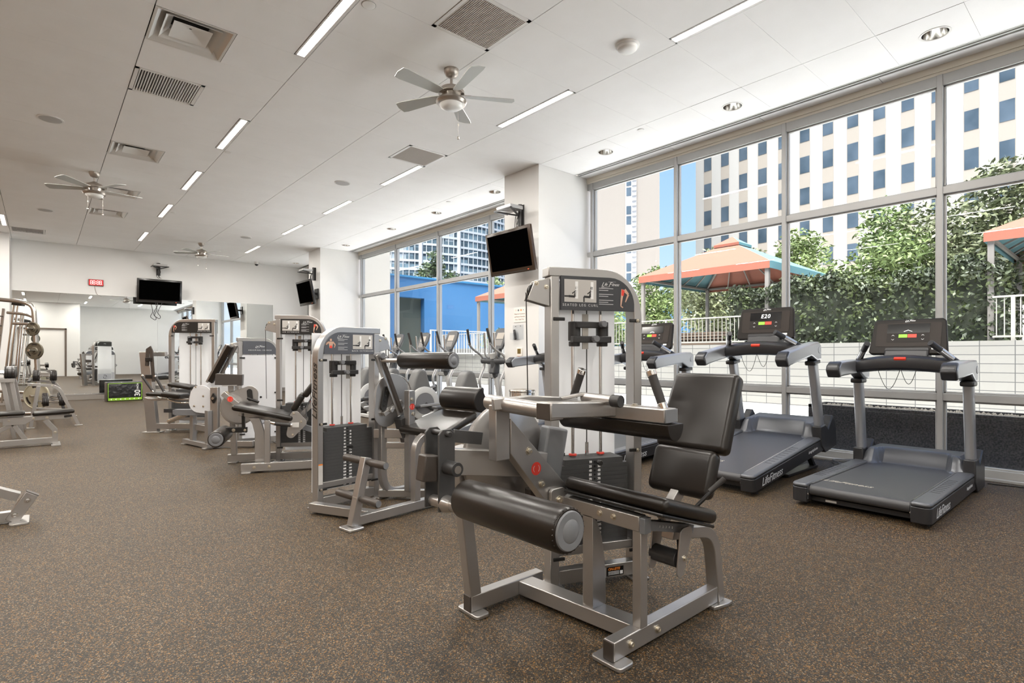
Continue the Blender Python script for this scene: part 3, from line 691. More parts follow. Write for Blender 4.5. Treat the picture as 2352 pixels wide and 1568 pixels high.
# detector, sprinkler heads, camera dome, blank cover
o=root('smoke_detector',(4.273,3.236,ZC),0,'white smoke detector on the ceiling right of the nearest fan','smoke detector')
P('base',G().lathe((0,0,0),(0,0,-1),[(0,.112),(.014,.112),(.018,.10)],40),lframe,o)
P('sensor_head',G().lathe((0,0,-.018),(0,0,-1),[(0,.095),(.022,.092),(.036,.075),(.042,.03)],40),lframe,o)
P('indicator',G().lathe((-.03,-.035,-.03),(0,0,-1),[(0,.022),(.012,.02)],24),lframe,o)
o=root('ceiling_cover',(2.114,4.303,ZC),0,'round white blank cover plate beside the nearest central strip light','cover plate')
P('plate',G().lathe((0,0,0),(0,0,-1),[(0,.055),(.006,.055),(.008,.05)],36),lframe,o)
P('rim',G().lathe((0,0,.002),(0,0,-1),[(0,.062),(.004,.062)],36),spk,o)
for x,y,l in ((6.01,4.333,'sprinkler cap in the ceiling above the front windows'),(6.0,8.814,'sprinkler cap in the ceiling left of the near column'),(2.082,8.781,'sprinkler cap beside the second central strip light'),(2.10,13.265,'tiny sprinkler cap beside the far end of the central strip lights')):
    o=root('sprinkler_cap',(x,y,ZC),0,'small round white '+l,'sprinkler','sprinkler caps')
    P('disc',G().lathe((0,0,-.002),(0,0,-1),[(0,.042),(.006,.042),(.008,.035)],24),lframe,o); P('collar',G().lathe((0,0,0),(0,0,-1),[(0,.035),(.003,.035)],24),spk,o)
o=root('security_camera',(5.24,18.55,ZC),0,'small dome security camera in the ceiling at the back wall','camera')
P('housing',G().lathe((0,0,0),(0,0,-1),[(0,.07),(.06,.07),(.075,.06)],28),lframe,o); P('dome',G().lathe((0,0,-.075),(0,0,-1),[(0,.055),(.03,.045),(.048,.02),(.05,0)],28),black,o)
# ceiling fans
nick=mat('brushed_nickel',(.42,.38,.34),.3,.9); blade=mat('blade_grey',(.50,.51,.49),.45); frost=mat('frosted_glass',(.80,.80,.78),.3)
bladeW=mat('blade_white',(.70,.70,.68),.45)
def fan(x,y,rot,lab,n=5,chains=1):
    o=root('ceiling_fan',(x,y,ZC),R(rot),lab,'ceiling fan','ceiling fans')
    P('canopy',G().lathe((0,0,0),(0,0,-1),[(0,.078),(.03,.076),(.07,.055),(.085,.03),(.088,.0)],28),nick,o)
    P('downrod',G().cyl((0,0,-.07),(0,0,-.20),.014),nick,o)
    P('motor',G().lathe((0,0,-.155),(0,0,-1),[(0,.03),(.02,.06),(.045,.115),(.075,.135),(.10,.135),(.105,.10),(.155,.10),(.16,.0)],36),nick,o)
    P('light_ring',G().lathe((0,0,-.31),(0,0,-1),[(0,.08),(.01,.155),(.03,.16),(.055,.145),(.058,.12)],40),nick,o)
    P('light_bowl',G().lathe((0,0,-.367),(0,0,-1),[(0,.125),(.02,.115),(.04,.085),(.052,.045),(.056,0)],36),frost,o)
    for k in range(n):
        M=RZ(k*360/n)@T(0,0,-.27)@RX(12)
        g=G(M); g.prism([(.15,-.045),(.20,-.055),(.60,-.082),(.655,-.075),(.672,0),(.655,.075),(.60,.082),(.20,.055),(.15,.045)],'z',-.003,.004)
        b=P('blade',g,blade,o)
        P('blade_iron',G(M).prism([(.09,-.02),(.20,-.04),(.24,0),(.20,.04),(.09,.02)],'z',.004,.010),nick,b)
    for a in ((0,) if chains==1 else (0,1)):
        g=G(); px,py=(.10 if a==0 else -.10),-.05; L_=.30 if a==0 else .24
        g.cyl((px,py,-.355),(px,py,-.355-L_),.0016,n=6); g.lathe((px,py,-.355-L_*.55),(0+px,py,-2),[(0,.002),(.012,.007),(.03,.004)],10); g.lathe((px,py,-.355-L_),(px,py,-3),[(0,.002),(.012,.011),(.03,.012),(.036,.002)],12)
        P('pull_chain',g,nick,o)
fan(3.25,4.72,42,'nearest ceiling fan with five grey blades and one long pull chain')
fan(.67,11.19,10,'left ceiling fan with grey blades in front of an air diffuser',chains=2)
fan(3.25,16.4,6,'farthest ceiling fan, near the back wall over the leg press',chains=2)
# ================================================================ selectorized strength machines
def bolt(g,p,d,r=.012,h=.008):
    p=V(p); d=V(d).normalized(); g.lathe(p,p+d,[(0,r*1.5),(.002,r*1.5),(.0021,r),(h,r*.95),(h+.001,r*.45),(h-.002,r*.4)],16)
def logo(g,M,size):
    "slanted wordmark with tall swash capitals"
    gtext(g,'L',size*1.25,M@T(-size*1.72,-.10*size,0),shear=.5); gtext(g,'ife',size*.85,M@T(-size*1.02,-.02*size,0),shear=.5,space=.85)
    gtext(g,'F',size*1.25,M@T(-size*.12,-.02*size,0),shear=.5); gtext(g,'itness',size*.85,M@T(size*1.12,-.02*size,0),shear=.5,space=.85)
    g2=g.M; g.M=M; g.add([(-2.05*size,-.62*size,0),(-1.9*size,-.70*size,0),(-.1*size,-.50*size,0),(-.1*size,-.46*size,0)],[(0,1,2,3)]); g.add([(-.45*size,.50*size,0),(-.40*size,.44*size,0),(1.3*size,.52*size,0),(1.3*size,.56*size,0)],[(0,1,2,3)]); g.M=g2
def person(g,x,z,s,M,bend):
    "tiny printed seated figure made of flat limbs"
    def limb(a,b,w):
        a=V((a[0],a[1],0)); b=V((b[0],b[1],0)); d=(b-a).normalized(); n=V((-d.y,d.x,0))*w
        o=g.M; g.M=M@T(x,z,.0004); g.add([(p*s)[:] for p in (a-n,a+n,b+n,b-n)],[(0,1,2,3)]); g.M=o
    limb((.1,.1),(.2,.55),.09); limb((.1,.1),(-.35,.12),.07); limb((-.35,.12),(-.35-.3*bend,.12-.35*(1-bend)),.05); limb((.18,.5),(-.1,.3),.035)
    limb((.2,.6),(.22,.78),.085)
def tower(o,M,W=.54,H=1.677,D=.09,pw=.048,mir=False,title='',kind='legs',first=10,step=15,n=20,ztop=.663,pk=.0225,pin=0,closed=False,bracket=True,cable=.9,side_logo=False,stack=True,pic=True,logo_only=False,warn=0,plaq=plaqm,rad=.20):
    X=(lambda x:W-x) if mir else (lambda x:x)
    def bx(g,x0,x1,*a): g.box(min(X(x0),X(x1)),max(X(x0),X(x1)),*a)
    # arch frame
    pts=fil([(X(pw/2),0,0.012),(X(pw/2),0,H-pw/2),(X(pw/2)+(0),0,H-pw/2)],0)
    g=G(M); g.path([(X(pw/2),D/2,.012),(X(pw/2),D/2,H-pw)],pw,D,up=(0,1,0))
    arc=[(X(-.012),D/2,H-pw/2),(X(W-rad-pw/2),D/2,H-pw/2)]
    r=rad
    for k in range(1,11):
        a=PI/2*k/10; arc.append((X(W-rad-pw/2+r*math.sin(a)),D/2,H-pw/2-r*(1-math.cos(a))*1.15))
    arc.append((X(W-pw/2),D/2,.012)); g.path(arc,pw,D,up=(0,1,0))
    P('tower_frame',g,silver,o,.004)
    g=G(M); 
    for a in (0,W-pw): bx(g,a-.025,a+pw+.025,-.035,D+.035,0,.012)
    P('foot_plate',g,silver,o,.003)
    g=G(M); bx(g,pw,W-pw,.0,D-.03,.025,.098); P('bottom_rail',g,silver,o,.003)
    g=G(M); bx(g,pw,W-pw,.02,D,.165,.21) ; P('stack_rail',g,silver,o,.003)
    # instruction plaque
    z1=H-pw+.004; z0=H-.222; x0=X(pw+.006); x1=X(W-pw-.004); xa,xb=min(x0,x1),max(x0,x1); q=.145
    poly=[(xa,z0),(xb,z0)]
    if not mir: poly+=[(xb,z1-q*.95)]+[(xb-q+q*math.cos(PI/2*k/8),z1-q+q*math.sin(PI/2*k/8)) for k in range(1,9)]+[(xa,z1)]
    else: poly+=[(xb,z1)]+[(xa+q-q*math.sin(PI/2*k/8),z1-q+q*math.cos(PI/2*k/8)) for k in range(0,9)]
    pl_=P('plaque',G(M).prism(poly,'y',-.008,.012),plaq,o,.001)
    FM=M@T(0,-.0088,0)@RX(90)
    w_=xb-xa
    if logo_only:
        g=G(); logo(g,FM@T(xa+w_*.5,z0+.105,0),.030); gtext(g,title,.021,FM@T(xa+w_*.5,z0+.055,0),space=1.5); P('lettering',g,white,pl_)
    else:
        px0=xa+.018 if not mir else xb-.018-.185; g=G(M); g.box(px0,px0+.185,-.0092,-.0085,z0+.042,z0+.160); pc=P('photo_panel',g,picm,pl_)
        g=G(M)
        for k in (0,1):
            cx=px0+.048+.09*k; g.box(cx+.014,cx+.030,-.0098,-.0093,z0+.060,z0+.150); 
        P('printed_tower',g,white,pc)
        g=G(); 
        for k in (0,1): person(g,px0+.052+.088*k,z0+.062,.080,FM@T(0,0,.0006),1-k)
        P('printed_figure',g,plaqk,pc)
        g=G(); logo(g,FM@T((xa+w_*.66) if not mir else (xa+w_*.36),z0+.142,0),.027)
        gtext(g,title,.0185,FM@T(px0+.0925,z0+.026,0),space=1.4)
        tx=(xa+w_*.505) if not mir else (xa+w_*.26)
        for k in range(9): 
            if k not in (2,5): g.M=M; g.box(tx,tx+.085-(.03 if k%3==1 else 0),-.0092,-.0087,z0+.118-k*.0105,z0+.121-k*.0105)
        g.M=Matrix(); P('lettering',g,white if False else mat('plaque_text',(.60,.60,.60),.5),pl_)
        g=G(); bxx=(xb-.062) if not mir else (xa+.055)
        def limb(a,b,w0,w1):
            a=V((a[0],a[1],0)); b=V((b[0],b[1],0)); d=(b-a).normalized(); nn=V((-d.y,d.x,0)); o2=g.M; g.M=FM@T(bxx,z0+.08,.0006); g.add([a-nn*w0,a+nn*w0,b+nn*w1,b-nn*w1],[(0,1,2,3)]); g.M=o2
        if kind=='legs':
            limb((-.008,.038),(-.016,-.005),.011,.006); limb((-.016,-.005),(-.022,-.052),.0065,.003); limb((0,.036),(.024,.012),.010,.006); limb((.024,.012),(.006,-.03),.006,.003); limb((-.022,-.052),(-.008,-.06),.003,.003)
        else:
            limb((0,-.03),(0,.02),.012,.021); limb((-.016,.018),(-.040,-.005),.006,.005); limb((-.040,-.005),(-.03,.015),.004,.003); limb((.016,.018),(.038,-.005),.006,.005); limb((.038,-.005),(.03,-.028),.004,.003); limb((0,.024),(.0,.042),.009,.008)
        P('printed_body',g,skin,pl_)
        g=G(); g.M=FM@T(bxx,z0+.08,.001)
        if kind=='legs': g.add([(-.016,.040,0),(-.019,.006,0),(-.006,.002,0),(.002,.03,0)],[(0,1,2,3)])
        else: g.add([(-.012,-.032,0),(-.008,-.012,0),(.008,-.012,0),(.012,-.032,0)],[(0,1,2,3)])
        g.M=Matrix(); P('printed_muscle',g,red,pl_)
    # back shroud
    if closed:
        P('shroud',G(M).prism(rr(pw*.9,W-pw*.9,.10,H-.235,.01),'y',-.004,.002),milk,o,label='frosted front shroud hiding the weight stack')
    sb=G(M); bx(sb,.056,W-.056,.200,.207,.10,H-.05); P('shroud',sb,shroud,o,label='milky white rear shroud panel')
    rp_=P('rear_plaque',G(M@T(0,.2165,0)).prism(poly,'y',-.008,-.002),plaq,o); g=G(); logo(g,M@T((xa+xb)/2,.2155,H-.12)@RZ(180)@RX(90),.026); P('rear_lettering',g,white,rp_)
    em=P('rear_panel',G(M).prism(rr(.07,W-.07,.14,.46,.02),'y',.2075,.213),mat('emblem_grey',(.42,.43,.46),.5),o); g=G(M)
    for a0 in (0,180): g.path([(W/2+.075*math.cos(R(a0+12*k)),.2155,.34+.075*math.sin(R(a0+12*k))) for k in range(12)],.002,.028,up=(0,-1,0))
    P('rear_emblem',g,plaqm,em)
    g=G(M)
    for z in (H-.27,ztop+.04,.16):
        for x in (pw,W-pw):
            s_=1 if x<W/2 else -1
            bx(g,x+s_*(-.035),x+s_*.03,-.006 if not closed else -.02,.004 if not closed else -.004,z-.009,z+.009)
    P('shroud_clip',g,plaqk,o,.003)
    g=G(M); 
    for z in (H-.27,ztop+.04,.16): bolt(g,(X(W-pw*.6),-.006,z),M.to_3x3()@V((0,-1,0)) if False else (0,-1,0),.007)
    P('bolt',g,brass,o)
    yc=.13; xr=W/2-.085,W/2+.085
    g=G(M)
    for x in xr: g.cyl((X(x),yc,.19),(X(x),yc,H-.20),.0095,n=18)
    P('guide_rod',g,chrome,o)
    P('cable',G(M).cyl((X(W/2),yc,ztop+.02),(X(W/2),yc,H-.15),.0032,n=8),plaqk,o)
    P('selector_tube',G(M).cyl((X(W/2),yc,ztop-.02),(X(W/2),yc,ztop+.075),.011,n=16),chrome,o)
    if not closed:
        g=G(M)
        for x in xr:
            for z in (ztop+.006,): g.cyl((X(x),yc,z),(X(x),yc,z+.008),.022,n=20)
        P('rubber_washer',g,red,o)
    # incremental weights hanging at the top
    z=H-.265
    g=G(M)
    for x in xr: g.cyl((X(x),yc-.02,z-.115),(X(x),yc-.02,z-.01),.034,n=24); g.cyl((X(x),yc-.02,z-.145),(X(x),yc-.02,z-.118),.031,n=24)
    bx(g,xr[0]-.01,xr[1]+.01,yc-.075,yc-.03,z-.045,z-.012); bx(g,xr[0]-.03,xr[1]+.03,yc-.075,yc-.03,z-.125,z-.09)
    P('add_on_weight',g,dplas,o,.004)
    g=G(M); g.cyl((X(W/2+.05),yc-.075,z-.025),(X(W/2+.05),yc-.115,z-.025),.017,n=20); g.cyl((X(W/2+.005),yc-.075,z-.105),(X(W/2+.005),yc-.115,z-.105),.017,n=20)
    P('add_on_knob',g,gplas,o,.002)
    g=G(M); bx(g,W/2-.05,W/2-.015,yc-.05,yc-.044,z-.16,z+.03); P('hanger_plate',g,mat('galvanised',(.45,.42,.38),.4,.8),o)
    if stack:
        zz=ztop; y0,y1=.035,.185
        for k in range(n):
            g=G(M); 
            if k==0: bx(g,.095,W-.095,y0+.005,y1-.005,zz-.030,zz); zz-=.030
            else: bx(g,.05,W-.07,y0,y1,zz-pk+.0005,zz); zz-=pk
            P('weight_plate',g,plate,o,.0007)
        g=G(M); zz=ztop-.030-.008; 
        for k in range(n):
            zc=ztop-.017 if k==0 else ztop-.030-pk*(k-.5)
            g.cyl((W/2,y0-.001,zc),(W/2,y0-.0012,zc),.0055,n=12)
        P('pin_hole',g,mat('hole_black',(.004,.004,.004),.9),o)
        g=G()
        for k in range(n):
            zc=ztop-.017 if k==0 else ztop-.030-pk*(k-.5)
            for s_ in ((-1,1) if k else (-1,)): gtext(g,str(first+step*k),.0165,M@T(W/2+s_*.026,y0-.0012,zc)@RX(90),bold=.0009)
        P('weight_numbers',g,white,o)
        zc=ztop-.017 if pin==0 else ztop-.030-pk*(pin-.5)
        g=G(M); g.lathe((W/2+.012,y0,zc),(W/2+.012,y0-1,zc),[(0,.005),(.02,.005),(.021,.013),(.045,.015),(.05,.012)],20); P('selector_pin',g,plaqk,o)
        g=G(M); bx(g,W/2-.11,W/2+.09,.04,.17,.21,.228); P('stack_bumper',g,rubber,o,.003)
    if bracket:
        g=G(M); xs=[(-.001,z1-.20 if False else H-.205),(-.001,H-.06),(-.085,H-.075),(-.125,H-.175)]
        pol=[(X(a),b) for a,b in xs]; g.prism(pol,'y',.012,.020); g.prism(pol,'y',.062,.070); P('pulley_bracket',g,silver,o,.003)
        g=G(M)
        for a,b in ((-.02,H-.105),(-.075,H-.088)): bolt(g,(X(a),.012,b),(0,-1,0),.009,.007)
        P('bolt',g,brass,o)
        P('pulley',G(M).lathe((X(-.075),.024,H-.125),(X(-.075),1,H-.125),[(0,.038),(.006,.038),(.012,.032),(.020,.032),(.026,.038),(.032,.038)],28),plaqk,o)
        P('cable',G(M).cyl((X(-.122),.04,H-.135),(X(-.11),.04,cable),.0030,n=8),plaqk,o)
    if warn:
        g=G(M); bx(g,.008 if not mir else .008,.04,-.0015,0,.20,.30) if False else None
    return X
def feet(g,x,y,lx=.05,ly=.05): g.prism(rr(x-lx,x+lx,y-ly,y+ly,.015),'z',0,.018)
def padobj(name,o,c,d,r=.03,rot=None,seg=5,label=None): return P(name,G().pad(c,d,r,rot,seg),leather,o,label=label)
def roller(o,p,q,r,name='roller_pad',M=None):
    M=M or Matrix()
    p=V(p); q=V(q); L_=(q-p).length
    k=.025
    rp_=P(name,G(M).lathe(p,q,[(0,r*.35),(.002,r*.8),(.012,r*.93),(k,r),(L_-k*.8,r),(L_-.010,r*.97),(L_-.003,r*.93),(L_,r*.90)],40),leather,o)
    P('end_cap',G(M).lathe(p+(q-p).normalized()*(L_-.004),q+(q-p),[(0,r*.86),(.007,r*.84),(.010,r*.80),(.011,r*.52),(.0105,r*.50),(.013,r*.46),(.018,r*.3),(.0195,.0)],36),gplas,rp_)
    g=G(M); d=(q-p).normalized(); a=V((0,0,1)) if abs(d.z)<.9 else V((1,0,0)); u=d.cross(a).normalized(); w=d.cross(u)
    for s_ in range(26):
        t=2*PI*s_/26; c=q-d*.004+(u*math.cos(t)+w*math.sin(t))*r*.92; g.cyl(c-d*.005,c+d*.001,.0036,n=6)
    P('piping',g,leather,rp_)
# ---------------------------------------------------------------- 1. seated leg curl (nearest)
O1=V((2.0,1.7,0))
m=root('leg_curl_machine',O1,0,'nearest silver seated leg curl machine with big black roller and reclined back pads','exercise machine','selectorized strength machines')
W1=T(-O1.x,-O1.y,0)     # geometry below is written in room coordinates
TM=W1@T(1.993,1.994,0)@RZ(-22.0)
tower(m,TM,W=.54,H=1.677,title='SEATED LEG CURL',pin=0,cable=.86)
def g1(): return G(W1)
# base
g=g1(); g.box(1.695,2.49,1.346,1.400,.018,.094); P('front_base_beam',g,silver,m,.004)
g=g1(); g.box(1.519,1.985,2.042,2.098,.018,.094); P('rear_base_beam',g,silver,m,.004)
g=g1(); g.prism([(1.812,2.042),(1.905,2.042),(1.965,1.40),(1.872,1.40)],'z',.020,.088); P('centre_base_beam',g,silver,m,.004)
g=g1(); g.box(1.688,1.695,1.348,1.398,.019,.093); g.box(1.512,1.519,2.044,2.096,.019,.093); P('beam_end_cap',g,capm,m,.002)
g=g1(); g.prism(rr(1.672,1.765,1.300,1.450,.018),'z',0,.018); g.prism([(2.43,1.40),(2.43,1.33),(2.52,1.31),(2.565,1.31),(2.57,1.40)],'z',0,.018); g.prism(rr(1.512,1.590,1.990,2.15,.018),'z',0,.018); P('foot_plate',g,silver,m,.004)
g=g1()
for x,z in ((1.80,.055),(1.985,.055)): bolt(g,(x,1.346,z),(0,-1,0),.012,.012)
P('bolt',g,brass,m)
# legs
g=g1(); g.path([(1.548,2.07,.09),(1.495,2.07,.50),(1.46,2.05,.80)],.062,.056,up=(0,1,0)); P('rear_leg',g,silver,m,.004)
g=g1(); g.box(1.866,1.914,1.346,1.388,.09,.50); P('front_post',g,silver,m,.003)
mp_=[(1.862,.086),(1.955,.086),(1.953,.20),(1.945,.30),(1.925,.40),(1.895,.47),(1.862,.50)]
g=g1(); g.prism(mp_,'y',1.60,1.66); P('centre_post',g,silver,m,.003)
g=g1(); pts=fil([(2.525,1.373,.018),(2.47,1.373,.37),(2.10,1.373,.435)],.12,8); g.path(pts,.054,.062,up=(0,1,0)); P('curved_leg',g,silver,m,.004)
# seat
g=g1(); g.box(1.862,1.912,1.352,1.80,.49,.555); P('seat_tube',g,silver,m,.004)
g=g1()
for y in (1.56,1.485): bolt(g,(1.862,y,.525),(-1,0,0),.010,.010)
P('bolt',g,brass,m)
g=g1(); g.box(1.864,1.910,1.325,1.352,.485,.55); P('tube_cap',g,gplas,m,.003)
SR=RY(17.5)
c=V((2.07,1.505,.560)); P('seat_pad',G(W1).pad(c,(.43,.56,.062),.028,SR,5),leather,m)
P('seat_board',G(W1).pad(c+V((.0-.012,0,-.038)),(.42,.54,.014),.005,SR,2),plaqk,m)
g=G(W1@T(2.06,0,.482)@RY(14)); g.box(-.15,.20,1.335,1.385,-.028,.012); P('scale_rail',g,gplas,m,.002)
g=G()
for k in range(5): gtext(g,str(k+1),.014,W1@T(2.06,0,.482)@RY(14)@T(-.075+.024*k,1.3345,-.008)@RX(90))
P('scale_numbers',g,white,m)
pt=hull([(2.115,.44,.028),(2.155,.44,.028),(2.09,.285,.026)])
pl2=[(x,z) for x,z in pt]
P('carriage_plate',G(W1).prism(pl2,'y',1.300,1.307),silver,m,.001); P('carriage_plate',G(W1).prism(pl2,'y',1.44,1.447),silver,m,.001)
g=G(W1); g.cyl((2.105,1.32,.33),(2.105,1.45,.33),.038,n=24); P('carriage_roller',g,dplas,m,.002)
g=G(W1); bolt(g,(2.12,1.30,.335),(0,-1,0),.009); P('bolt',g,brass,m)
g=G(W1); g.cyl((2.20,1.36,.31),(2.19,1.36,.41),.022,n=16); P('adjuster_grip',g,grip,m,.002)
# back support
g=G(W1); g.path([(2.25,1.50,.43),(2.47,1.50,.62),(2.70,1.50,1.02)],.06,.045,up=(0,1,0)); P('back_support',g,silver,m,.004)
BR=RY(21.)
P('lumbar_pad',G(W1).pad((2.425,1.495,.642),(.085,.345,.235),.036,BR,5),leather,m)
BR2=RY(22.5)
# upper pad tapers towards the top
bm_=bmesh.new(); vs_=[]
g=G(W1@T(2.585,1.495,.925)@RY(25))
prof=[]
q=bmesh.new(); bmesh.ops.create_cube(q,size=1); bmesh.ops.scale(q,vec=(.085,.395,.42),verts=q.verts)
for v_ in q.verts:
    if v_.co.z>0: v_.co.y*=.93
bmesh.ops.bevel(q,geom=q.edges[:]+q.verts[:],offset=.032,segments=5,profile=.5,affect='EDGES'); q.verts.index_update()
g.add([v_.co.copy() for v_ in q.verts],[[v_.index for v_ in f.verts] for f in q.faces]); q.free(); bm_.free()
P('back_pad',g,leather,m)
g=G(W1); g.path([(2.20,1.335,.50),(2.29,1.255,.62)],.009,n=10); P('recline_lever',g,plaqk,m); 
g=G(W1); g.cyl((2.275,1.27,.605),(2.325,1.225,.665),.012,n=14); P('lever_grip',g,grip,m,.002)
# lever frame: post, diagonal plate, thigh hold-down
g=G(W1); g.box(1.468,1.548,1.80,1.85,.765,1.005); P('pivot_post',g,silver,m,.004)
dg_=[(1.548,.945),(1.90,.60),(1.90,.50),(1.80,.50),(1.548,.79)]
P('diagonal_arm',G(W1).prism(dg_,'y',1.795,1.85),silver,m,.003)
P('gusset_plate',G(W1).prism(rr(1.775,1.87,.47,.60,.02),'y',1.775,1.793),silver,m,.003)
g=G(W1)
for x,z in ((1.655,.79),(1.735,.63),(1.83,.545)): bolt(g,(x,1.795 if x<1.8 else 1.775,z),(0,-1,0),.013,.012)
P('bolt',g,brass,m)
rd=P('pivot_decal',G(W1).cyl((1.70,1.795,.705),(1.70,1.7942,.705),.030,n=32),red,m,label='round red decal with two curved white arrows')
g=G(W1)
for a0 in (-50,130):
    pts=[(1.70+.018*math.cos(R(a0+10*k)),1.7936,.705+.018*math.sin(R(a0+10*k))) for k in range(11)]
    g.path(pts,.001,.004,up=(0,-1,0))
P('arrow_print',g,white,rd)
g=G(W1); g.cyl((1.508,1.90,1.012),(1.508,1.55,1.000),.033,n=28); P('pivot_tube',g,silver,m,.004)
g=G(W1); g.path([(1.505,1.552,1.003),(1.505,1.470,1.0)],.075,.066); P('elbow_block',g,silver,m,.006)
g=G(W1); g.box(1.466,1.470,1.474,1.548,.970,1.033); P('elbow_cap',g,capm,m,.002)
g=G(W1); g.path([(1.47,1.508,1.008),(1.90,1.508,.985)],.078,.062); P('cross_arm',g,silver,m,.005)
g=G(W1); g.path([(1.45,1.80,1.01),(1.60,1.74,1.02),(1.86,1.70,1.0)],.03,.05); P('rear_arm',g,silver,m,.004)
g=G(W1); g.path([(1.902,1.80,.975),(1.902,1.228,.977)],.088,.058); P('thigh_bar',g,silver,m,.005)
g=G(W1); g.box(1.860,1.944,1.222,1.228,.950,1.004); P('bar_cap',g,gplas,m,.002)
hp=[(1.848,.945)]+[(1.902-.056*math.cos(PI*k/14),.945-.068*math.sin(PI*k/14)) for k in range(15)]+[(1.956,.945)]
P('thigh_pad',G(W1).prism(hp,'y',1.205,1.80),leather,m,.012,seg=3)
g=G(W1); bolt(g,(1.90,1.40,1.006),(0,0,1),.012,.008); P('bolt',g,brass,m)
for y0,y1,nm in ((1.262,1.325,'grip'),(1.765,1.70,'grip')):
    a=V((1.905,y0,1.00)); b=V((1.905,y1,1.155)); d=(b-a)
    hg=P('hand_grip',G(W1).cyl(a+d*.12,a+d*.88,.0185,n=24),grip,m,.002)
    P('grip_collar',G(W1).cyl(a,a+d*.16,.0205,n=24).cyl(a+d*.86,b,.0205,n=24),chrome,hg,.002)
g=G(W1); g.cyl((1.80,1.60,1.035),(1.80,1.44,1.030),.022,n=20); g.path([(1.80,1.60,1.05),(1.72,1.66,1.03)],.05,.012); P('stub_bar',g,silver,m,.002)
P('stub_cap',G(W1).cyl((1.80,1.44,1.030),(1.80,1.395,1.029),.026,n=24),dplas,m,.003)
# lower lever: links and roller
g=G(W1)
for y in (1.925,2.03): g.prism([(1.262,.56),(1.345,.56),(1.345,.885),(1.325,.905),(1.282,.905),(1.262,.885)],'y',y,y+.010)
P('lever_plate',g,mat('lever_grey',(.10,.10,.10),.4,.5),m,.003)
g=G(W1); g.path([(1.345,1.94,.872),(1.50,1.94,.845)],.012,.055); P('link_bar',g,MATS['lever_grey'],m,.002)
g=G(W1); g.path([(1.33,1.97,.76),(1.85,1.90,.69)],.05,.115); P('swing_arm',g,silver,m,.004)
g=G(W1); g.cyl((1.305,1.85,.745),(1.305,2.05,.745),.030,n=24); g.cyl((1.303,1.90,.885),(1.303,2.05,.885),.012,n=16); P('pivot_boss',g,dplas,m,.002)
P('pivot_cap',G(W1).cyl((1.305,1.85,.745),(1.305,1.847,.745),.017,n=20),steel,m)
g=G(W1@T(1.23,1.97,.745)@RY(8)); g.box(-.03,.045,-.03,.03,-.055,.055); P('counterweight',g,capm,m,.006)
g=G(W1); g.cyl((1.30,2.06,.585),(1.30,1.75,.60),.025,n=24); g.lathe((1.30,1.935,.59),(1.30,1,.60),[(0,.04),(.02,.036),(.06,.025)],24); P('roller_axle',g,silver,m,.002)
roller(m,(1.300,1.80,.640),(1.300,1.215,.648),.078,M=W1)
# cam wheel, counterweight blocks behind
g=G(W1@T(1.70,2.0,.74)@RZ(0)); g.lathe((0,0,0),(0,1,0),[(0,.24),(.006,.25),(.010,.235),(.018,.235),(.024,.25),(.030,.24)],56); P('cam_wheel',g,silver,m,.001)
g=G(W1@T(1.66,1.955,.88)@RY(38)); g.prism(hull([(-.045,0,.030),(.05,0,.030)]),'y',-.012,.006); g.cyl((-.045,-.012,0),(-.045,-.028,0),.016,n=20); P('start_position_block',g,plaqk,m,.003)
g=G(W1@T(1.93,1.94,.70)@RZ(-22)@RY(10)); g.box(-.055,.055,-.05,.05,-.14,.16); P('counterweight',g,gplas,m,.010)
g=G(W1@T(1.83,1.94,.52)@RZ(-22)); g.box(-.04,.05,-.03,.04,-.06,.05); P('lower_counterweight',g,capm,m,.006)
# maker and service stickers on the bottom rail
g=G(TM); g.box(.325,.425,-.0015,-.0005,.035,.082); sk=P('service_sticker',g,black,m,label='black sticker with orange lettering')
g=G(); gtext(g,'ON-SITE',.019,TM@T(.366,-.0022,.070)@RX(90),shear=.25,bold=.0006); P('sticker_title',g,orange,sk)
g=G(TM); g.box(.403,.420,-.0022,-.0016,.040,.058)
for k in range(3): g.box(.332,.398,-.0022,-.0016,.041+.007*k,.044+.007*k)
P('sticker_print',g,white,sk)
g=G(TM); g.box(.235,.318,-.0015,-.0005,.030,.080); lb_=P('serial_label',g,mat('label_silver',(.50,.49,.47),.5),m)
g=G(TM)
for k in range(14): g.box(.245+.005*k,.2475+.005*k,-.0022,-.0016,.034,.046)
for k in range(3): g.box(.245,.30,-.0022,-.0016,.054+.006*k,.057+.006*k)
P('barcode',g,plaqk,lb_)
# ---------------------------------------------------------------- 2. back extension
m=root('back_extension_machine',(2.1,3.9,0),0,'silver back extension machine with tall black weight stack, raised roller and black bolster','exercise machine','selectorized strength machines')
W2=T(-2.1,-3.9,0)
TM=W2@T(1.640,4.215,0)@RZ(6.2)
tower(m,TM,W=.56,H=1.449,mir=True,title='BACK EXTENSION',kind='torso',pin=6,ztop=.635,pk=.0253,n=19,cable=.80,plaq=mat('plaque_slate',(.085,.09,.105),.4))
g=G(); gtext(g,'LifeFitness',.105,TM@T(-.0010,.045,.93)@RZ(-90)@RX(90)@RZ(90),shear=.35,bold=.001); P('side_wordmark',g,plaqk,m,label='black slanted wordmark running up the side of the frame')
g=G(TM); g.box(.006,.042,-.0015,-.0005,.20,.36); wl=P('warning_label',g,mat('label_pale',(.60,.58,.55),.5),m); g=G(TM); g.box(.006,.042,-.002,-.0012,.352,.362); P('warning_band',g,orange,wl)
L2=W2@T(1.651,3.60,0)@RZ(8)
g=G(L2); g.box(.0,1.15,.0,.058,.018,.085); P('front_base_beam',g,silver,m,.004)
g=G(L2); g.path([(.20,.05,.05),(.02,.60,.05)],.07,.065); P('tower_link_beam',g,silver,m,.004)
